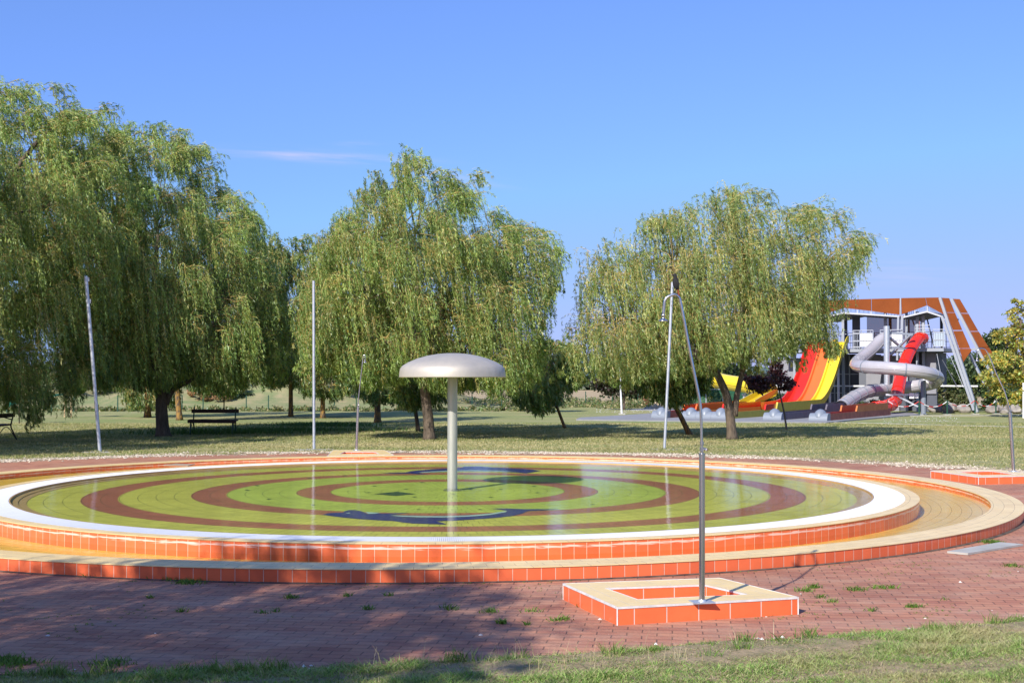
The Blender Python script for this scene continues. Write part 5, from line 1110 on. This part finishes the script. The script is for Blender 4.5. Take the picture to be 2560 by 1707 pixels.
# background trees left that darken the gaps under the willows
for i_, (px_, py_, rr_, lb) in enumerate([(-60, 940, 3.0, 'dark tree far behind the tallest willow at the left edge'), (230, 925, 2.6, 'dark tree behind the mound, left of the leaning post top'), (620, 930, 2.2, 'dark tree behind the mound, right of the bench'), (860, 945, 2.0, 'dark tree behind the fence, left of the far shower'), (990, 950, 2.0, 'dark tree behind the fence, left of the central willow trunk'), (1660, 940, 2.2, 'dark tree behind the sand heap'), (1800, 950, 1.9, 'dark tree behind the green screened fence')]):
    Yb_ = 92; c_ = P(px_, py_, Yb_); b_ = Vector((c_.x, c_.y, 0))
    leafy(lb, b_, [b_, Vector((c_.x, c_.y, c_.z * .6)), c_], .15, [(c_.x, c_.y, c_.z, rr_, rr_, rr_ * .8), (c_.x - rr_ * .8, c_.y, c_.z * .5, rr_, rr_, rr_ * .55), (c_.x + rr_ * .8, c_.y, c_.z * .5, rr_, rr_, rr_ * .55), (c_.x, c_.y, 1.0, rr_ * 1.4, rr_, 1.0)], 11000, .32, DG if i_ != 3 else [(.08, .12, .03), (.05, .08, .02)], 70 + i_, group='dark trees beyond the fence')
# hills
M_hill = mat('wooded_hill', (.10, .15, .14), .95, c2=(.06, .10, .10), vscale=.02, lo=.4, hi=.6, bump=1, bscale=.05)
k = MB(); n1, n2 = 160, 8
for i in range(n1):
    for j in range(n2):
        X_ = -900 + 2000 * i / (n1 - 1); t = j / (n2 - 1); hh_ = 15 + 7 * math.sin(X_ * .006 + 2) + 3 * math.sin(X_ * .021) + 1.2 * math.sin(X_ * .13) + rg.uniform(-.6, .6)
        k.v.append(Vector((X_, 900 + 300 * t, hh_ * math.sin(t * math.pi / 2) - 1)))
for i in range(n1 - 1):
    for j in range(n2 - 1): k.face((i * n2 + j, (i + 1) * n2 + j, (i + 1) * n2 + j + 1, i * n2 + j + 1))
tag(k.build('hills', M_hill, smooth=True), kind='structure')
# sand heap, hydrant, screened fence panel, white mast, sign, rusty shrub
def heap(c, rx, ry, h, name, m, label, seed):
    rg = np.random.RandomState(seed); k = MB(); nr, na = 12, 36
    for i in range(nr + 1):
        for j in range(na):
            t = i / nr; a = 6.2832 * j / na; z = h * max(0, (1 - t) ** 1.15) + (rg.uniform(-.02, .02) if i < nr else -.03)
            w_ = 1 + .18 * math.sin(a * 2 + 1) + .1 * math.sin(a * 5); k.v.append(Vector((c.x + rx * t * w_ * math.cos(a), c.y + ry * t * w_ * math.sin(a), z)))
    for i in range(nr):
        for j in range(na): k.face((i * na + j, i * na + (j + 1) % na, (i + 1) * na + (j + 1) % na, (i + 1) * na + j))
    tag(k.build(name, m, smooth=True), label, 'heap')
heap(G(1646, 1021), .75, .7, .46, 'sand_heap', M_sand, 'pale peaked heap of sand left of the bird post', 1)
heap(G(1678, 1020.5), .5, .5, .20, 'sand_heap', M_sand, 'low flat heap of sand right of the bird post, by the hydrant', 2)
hb_ = G(1674, 1019); hy = empty('hydrant', hb_, 'small red and white hydrant standing beside the sand heap', 'hydrant')
M_red = mat('red_paint', (.55, .03, .03), .4); k = MB(); k.tube([hb_, hb_ + Vector((0, 0, .2))], .06, 12); k.build('base', M_white, hy); k = MB(); k.tube([hb_ + Vector((0, 0, .2)), hb_ + Vector((0, 0, .40)), hb_ + Vector((0, 0, .44))], [.055, .055, .03], 12); k.tube([hb_ + Vector((-.11, 0, .31)), hb_ + Vector((.11, 0, .31))], .04, 10); k.build('barrel', M_red, hy)
sg_ = empty('small_sign', G(1660, 1019), 'small blank white square sign on a thin post above the hydrant', 'sign'); a_ = G(1660, 1019)
k = MB(); k.beam(a_, P(1660, 983, a_.y), .05); k.build('post', M_green, sg_); k = MB(); k.box(P(1673, 987, a_.y), (.1, .02, .11)); k.beam(P(1660, 987, a_.y), P(1673, 987, a_.y), .02); k.build('plate', M_white, sg_)
M_mesh = mat('green_screen_mesh', (.03, .16, .09), .8); t_, n_, l_, b_ = nodes(M_mesh); b_.inputs['Alpha'].default_value = .5
Yf = 73; fp = empty('screened_gate', P(1780, 1010, Yf), 'framed fence panel with see-through green mesh left of the yellow chute', 'fence')
k = MB(); fx = [1701, 1765, 1807, 1845, 1905]
for x_ in fx: a_ = P(x_, 1010, Yf); a_.z = 0; k.beam(a_, P(x_, 973, Yf), .05)
k.beam(P(1701, 973, Yf), P(1905, 973, Yf), .035); k.beam(P(1701, 1009, Yf), P(1905, 1009, Yf), .03); k.build('frame', M_galv, fp)
k = MB(); k.v += [P(1701, 1009, Yf + .03), P(1905, 1009, Yf + .03), P(1905, 973, Yf + .03), P(1701, 973, Yf + .03)]; k.face((0, 1, 2, 3)); k.build('mesh_screen', M_mesh, fp)
ms_b = G(1554.5, 1036); Ym = ms_b.y; ms_ = empty('white_mast', ms_b, 'slim white mast with a short crossbar under the airy willow', 'mast')
k = MB(); k.tube([ms_b, P(1551, 960, Ym), P(1549.5, 915, Ym)], [.045, .035, .03], 12); k.build('pole', M_white, ms_, smooth='auto'); k = MB(); k.beam(P(1548, 927, Ym), P(1566, 923, Ym), .03); k.build('crossbar', M_white, ms_); k = MB(); k.box(ms_b + Vector((0, 0, .03)), (.3, .25, .06)); k.build('footing', M_kerbc, ms_)
rb_ = G(1618, 1018); rg = np.random.RandomState(4); k = MB()
for _ in range(26):
    e_ = rb_ + Vector((rg.uniform(-.30, .12), rg.uniform(-.2, .2), rg.uniform(.35, .75))); k.tube([rb_, rb_.lerp(e_, .5) + Vector((.03, 0, .03)), e_], [.018, .012, .008], 5, cap=False)
tag(k.build('dead_shrub', M_redearth, smooth=True), 'rust-brown dead shrub leaning left of the sand heap', 'shrub')
a_ = P(838, 1003, 80); k = MB(); k.box((a_.x, a_.y, .45), (.28, .2, .95)); k.box((a_.x, a_.y, .95), (.32, .24, .05)); tag(k.build('utility_box', M_frame), 'pale grey utility box beyond the fence, right of the ochre-trunk willow', 'box')

# ------------------------------------------------------------------ ground cover
def blades(name, pts, h, wd, pal, seed, lean=.45, nseg=1, kind='stuff', label=None, dry=None):
    rg = np.random.RandomState(seed); n = len(pts); pts = np.asarray(pts, float); a = rg.uniform(0, 6.283, n); hh_ = (h if np.ndim(h) else np.full(n, h)) * rg.uniform(.45, 1.3, n)
    sd = np.stack([np.cos(a), np.sin(a), 0 * a], 1) * (wd * rg.uniform(.6, 1.3, n))[:, None] * .5; ln = rg.normal(0, lean, (n, 2)) * hh_[:, None]
    mid = pts + np.concatenate([ln * .35, (hh_ * .55)[:, None]], 1); tip = pts + np.concatenate([ln, hh_[:, None]], 1)
    V = np.empty((n, 2, 4, 3), np.float32); V[:, 0, 0] = pts - sd; V[:, 0, 1] = pts + sd; V[:, 0, 2] = mid + sd * .8; V[:, 0, 3] = mid - sd * .8
    V[:, 1, 0] = mid - sd * .8; V[:, 1, 1] = mid + sd * .8; V[:, 1, 2] = tip + sd * .1; V[:, 1, 3] = tip - sd * .1
    c_ = np.array(pal)[rg.randint(0, len(pal), n)] * rg.uniform(.8, 1.2, n)[:, None]
    if dry is not None: f_ = np.clip(dry, 0, 1)[:, None]; c_ = c_ * (1 - f_) + np.array([(.47, .41, .22)]) * rg.uniform(.8, 1.15, n)[:, None] * f_
    c_ = np.repeat(c_, 2, axis=0)
    o = fastmesh(name, V.reshape(-1, 3), 4, M_blade, None, c_)
    if kind: o['kind'] = kind
    return o
rg = np.random.RandomState(91)
def polar_keep(p, inner=None, outer=None):
    dx = p[:, 0] - PC.x; dy = p[:, 1] - PC.y; r = np.hypot(dx, dy); a = np.degrees(np.arctan2(dy, dx)); pr = np.interp(a, _ang, _rr); return r - pr
def clumpnoise(x, y, s, seed):
    r_ = np.random.RandomState(seed); v = 0
    for i in range(6):
        f = s * 1.7 ** i; a = r_.uniform(0, 6.28); p = r_.uniform(0, 6.28); v = v + np.sin(x * f * math.cos(a) + y * f * math.sin(a) + p + 1.3 * np.sin(y * f * .7 + p)) / 1.25 ** i
    return v / 3
# foreground turf
n = 480000; p = np.stack([rg.uniform(-4.4, 5.2, n), rg.uniform(6.6, 10.4, n), np.zeros(n)], 1); dr = polar_keep(p)
cn = clumpnoise(p[:, 0] * 1.1, p[:, 1] * 1.2, 2.9, 71) * .8 + clumpnoise(p[:, 0], p[:, 1], 11, 17) * .6; keep = (dr > .0 + .16 * np.abs(clumpnoise(p[:, 0], p[:, 1], 5, 9))) & (rg.rand(n) < np.clip(1.5 + 1.8 * cn + .12 * np.clip(p[:, 0], -1, 2), .08, 1)); p = p[keep]; dr = dr[keep]; cn = cn[keep]
G1 = [(.19, .33, .07), (.25, .40, .09), (.32, .42, .13), (.34, .36, .15), (.12, .21, .05), (.40, .37, .20)]
blades('grass', p, (.024 + .042 * np.clip(cn, 0, 1)), .0062, G1, 92, lean=.9, dry=clumpnoise(p[:, 0], p[:, 1], 1.6, 53) * 1.1 - .28)
# bare earth and litter under the near turf
k = MB(); n1, n2 = 120, 50
for i in range(n1):
    for j in range(n2):
        a_ = 200 + 130 * i / (n1 - 1); r_ = pave_r(a_) + .02 + 5.5 * (j / (n2 - 1)) ** 1.6 + (.05 * math.sin(i * 1.7) + .04 * math.sin(i * .6) if j == 0 else 0)
        zz = .006 + .018 * float(np.clip(clumpnoise(np.array([r_ * math.cos(R(a_))]), np.array([r_ * math.sin(R(a_))]), 3.0, 44)[0] + .5, 0, 1.5)) * min(1, j / 4)
        k.v.append(PC + Vector((r_ * math.cos(R(a_)), r_ * math.sin(R(a_)), zz)))
for i in range(n1 - 1):
    for j in range(n2 - 1): k.face((i * n2 + j, (i + 1) * n2 + j, (i + 1) * n2 + j + 1, i * n2 + j + 1)[::-1])
tag(k.build('bare_earth', M_dirt, smooth=True), kind='structure')
# dry stalks and seed heads
n = 2600; p2 = np.stack([rg.uniform(-1.8, 4.6, n), rg.uniform(7.6, 10.0, n), np.zeros(n)], 1); dr = polar_keep(p2); p2 = p2[(dr > .0) & (dr < .6) & (clumpnoise(p2[:, 0], p2[:, 1], 2.6, 5) > .12)]
nl_ = 60000; pl_ = np.stack([rg.uniform(-4.4, 5.2, nl_), rg.uniform(6.6, 10.4, nl_), np.full(nl_, .02)], 1); pl_ = pl_[polar_keep(pl_) > .02]
blades('straw_litter', pl_, .012, .005, [(.45, .36, .22), (.30, .24, .13), (.20, .16, .09), (.14, .17, .07)], 191, lean=2.6)
blades('dry_stalks', p2, .13, .003, [(.50, .44, .29), (.42, .35, .19), (.28, .28, .12)], 93, lean=.25)
heads = p2[rg.rand(len(p2)) < .5]
tp_ = []; th_ = []
for i in range(150):
    a_ = rg.uniform(228, 312); r_ = pave_r(a_) + abs(rg.normal(.06, .10)) + (rg.uniform(0, 1.8) if i % 3 == 0 else 0); cx_, cy_ = PC.x + r_ * math.cos(R(a_)), PC.y + r_ * math.sin(R(a_)); nn_ = rg.randint(25, 90); hh_ = rg.uniform(.035, .085)
    for _ in range(nn_): tp_.append((cx_ + rg.normal(0, .04), cy_ + rg.normal(0, .03), .004)); th_.append(hh_)
blades('edge_tufts', np.array(tp_), np.array(th_), .0065, [(.13, .22, .045), (.17, .27, .06), (.10, .17, .04), (.25, .29, .09)], 193, lean=.55)
# weeds along kerb and in joints
wp = []
def tuft(px, py, n_, r_, z=.004):
    c_ = G(px, py); 
    for _ in range(n_): wp.append((c_.x + rg.normal(0, r_), c_.y + rg.normal(0, r_ * .8), z))
for q in ((130, 1419, 60, .03), (245, 1436, 140, .035), (275, 1432, 80, .03), (430, 1450, 150, .04), (465, 1458, 160, .05), (380, 1446, 60, .04), (205, 1440, 50, .06), (490, 1458, 50, .08), (1455, 1518, 30, .02), (1415, 1497, 30, .012), (2480, 1357, 200, .06), (2490, 1360, 90, .03),
          (2035, 1470, 80, .03), (2015, 1478, 70, .035), (2050, 1494, 30, .03), (2140, 1476, 90, .04), (2200, 1471, 60, .04), (2228, 1471, 40, .03), (2290, 1518, 30, .03), (2280, 1519, 40, .02), (2180, 1528, 25, .02), (2530, 1416, 70, .05), (2080, 1506, 25, .03), (275, 1660, 140, .07), (450, 1530, 30, .02), (870, 1491, 40, .02), (920, 1524, 40, .02), (970, 1490, 25, .02),
          (1255, 1559, 70, .02), (1222, 1531, 60, .03), (1125, 1525, 25, .02), (1315, 1563, 20, .015), (1390, 1552, 40, .03), (1415, 1549, 30, .02), (730, 1495, 60, .035), (690, 1530, 20, .02), (655, 1533, 30, .03), (375, 1495, 20, .02), (2537, 1198, 50, .04), (1120, 1520, 20, .03), (1330, 1530, 30, .03), (30, 1660, 260, .08), (5, 1650, 160, .06), (2360, 1500, 10, .03)): tuft(*q)
wp = np.array(wp); o_ = blades('weeds_in_paving', wp, .032, .008, [(.11, .20, .03), (.15, .25, .04), (.08, .15, .03)], 94, lean=.9)
n = 2600; xx = rg.uniform(-4, 5, n); yy = rg.uniform(8, 13, n); p = np.stack([xx, yy, np.full(n, .004)], 1); dr = polar_keep(p); p = p[(dr < -.02) & (np.hypot(xx - OC.x, yy - OC.y) > 8.22) & (clumpnoise(xx, yy, 1.8, 12) > .35)]
pb2 = np.repeat(p, 5, axis=0); pb2[:, :2] += rg.normal(0, .008, (len(pb2), 2))
blades('joint_weeds', pb2, .011, .005, [(.12, .19, .04), (.17, .22, .06)], 95, lean=1.2)
# far lawn turf: sparse tufts from the paving outward
n = 420000; t = rg.rand(n) ** .75; yy = 24 + 26 * t; xx = rg.uniform(-1.08, 1.08, n) * yy * .40; p = np.stack([xx, yy, np.zeros(n)], 1); dr = polar_keep(p)
cn = clumpnoise(xx, yy, .9, 21); keep = (dr > .45 + .2 * np.sin(xx * 2.1)) & (rg.rand(n) < np.clip(.55 + .6 * cn, .12, 1)); p = p[keep]; cn = cn[keep]
blades('lawn_turf', p, (.035 + .02 * np.clip(cn, 0, 1)), .016, [(.22, .25, .08), (.30, .29, .12), (.38, .34, .17), (.17, .21, .06), (.46, .40, .24)], 96, lean=.9, dry=clumpnoise(p[:, 0] * .5, p[:, 1] * 1.1, .55, 51) * 1.3 + .15 + clumpnoise(p[:, 0], p[:, 1], 1.9, 52) * .5)
for (px_, py_, s_, nn_) in ((800, 1066, .9, 1500), (700, 1078, 1.6, 1200), (560, 1084, 1.4, 900)):
    c_ = G(px_, py_); q_ = np.stack([rg.normal(c_.x, s_, nn_), rg.normal(c_.y, .35, nn_), np.zeros(nn_)], 1); wp2 = q_ if px_ == 800 else np.concatenate([wp2, q_])
blades('shade_weeds', wp2, .16, .03, [(.07, .13, .035), (.10, .17, .045)], 97, lean=.6)
# gravel and pebbles
def stones(name, p, s, pal, seed, mt):
    rg = np.random.RandomState(seed); n = len(p); s = s * rg.uniform(.4, 1.5, (n, 1, 1)) * rg.uniform(.6, 1.2, (n, 6, 1)); O = np.array([(1, 0, 0), (-1, 0, 0), (0, 1, 0), (0, -1, 0), (0, 0, .7), (0, 0, -.5)], float)[None] * s
    a = rg.uniform(0, 6.28, n); c, q = np.cos(a)[:, None], np.sin(a)[:, None]; X_ = O[..., 0] * c - O[..., 1] * q; Y_ = O[..., 0] * q + O[..., 1] * c; O = np.stack([X_, Y_, O[..., 2]], -1) + p[:, None, :]
    T = np.array([(0, 2, 4), (2, 1, 4), (1, 3, 4), (3, 0, 4), (2, 0, 5), (1, 2, 5), (3, 1, 5), (0, 3, 5)]); V = O[:, T].reshape(-1, 3)
    c_ = np.repeat(np.array(pal)[rg.randint(0, len(pal), n)] * rg.uniform(.8, 1.15, n)[:, None], 8, axis=0)
    o = fastmesh(name, V, 3, mt, None, c_); o['kind'] = 'stuff'; return o
M_stone = mat('limestone', (.5, .5, .5), .85); t_, n_, l_, b_ = nodes(M_stone); at = new(M_stone, 'ShaderNodeAttribute', attribute_name='Col'); l_.new(at.outputs['Color'], b_.inputs['Base Color'])
n = 20000; a = rg.uniform(8, 170, n); r_ = np.interp(a, _ang, _rr) + rg.normal(.28, .26, n) * (1 + .3 * np.sin(a * .23)); p = np.stack([PC.x + r_ * np.cos(np.radians(a)), PC.y + r_ * np.sin(np.radians(a)), np.full(n, .008)], 1)
p = p[clumpnoise(p[:, 0], p[:, 1], 2.2, 31) > -.22]
stones('gravel', p, .026, [(.46, .39, .29), (.35, .29, .21), (.56, .49, .39), (.30, .24, .17)], 98, M_stone)
n = 2600; p = np.stack([rg.uniform(-4.2, 4.8, n), rg.uniform(7.4, 10.2, n), np.full(n, .006)], 1); dr = polar_keep(p); p = p[(dr > -.12 + .08 * rg.rand(n)) & (dr < .22) & (clumpnoise(p[:, 0], p[:, 1], 2.6, 33) > -.1)]
stones('pebbles', p, .013, [(.60, .58, .55), (.45, .42, .38), (.68, .66, .62)], 99, M_stone)
pk = [G(*q, .006) for q in ((1683, 1552), (1915, 1541), (2313, 1545), (2400, 1455), (2525, 1428), (2545, 1428), (1895, 1595), (1500, 1548), (388, 1582), (138, 1670), (1202, 1587), (2002, 1484), (200, 1662), (2480, 1525), (2560, 1540), (120, 1588))]
stones('loose_stones', np.array([tuple(q) for q in pk]), .014, [(.66, .62, .56), (.5, .46, .42)], 100, M_stone)
n = 420; pts_ = []
for _ in range(n):
    if rg.rand() < .6: q = G(rg.uniform(1490, 1660), rg.uniform(1024, 1034))
    else: q = G(rg.uniform(2200, 2400), rg.uniform(1043, 1059))
    pts_.append((q.x, q.y, .05))
o_ = stones('clover_flowers', np.array(pts_), .017, [(.62, .63, .60)], 101, M_stone)
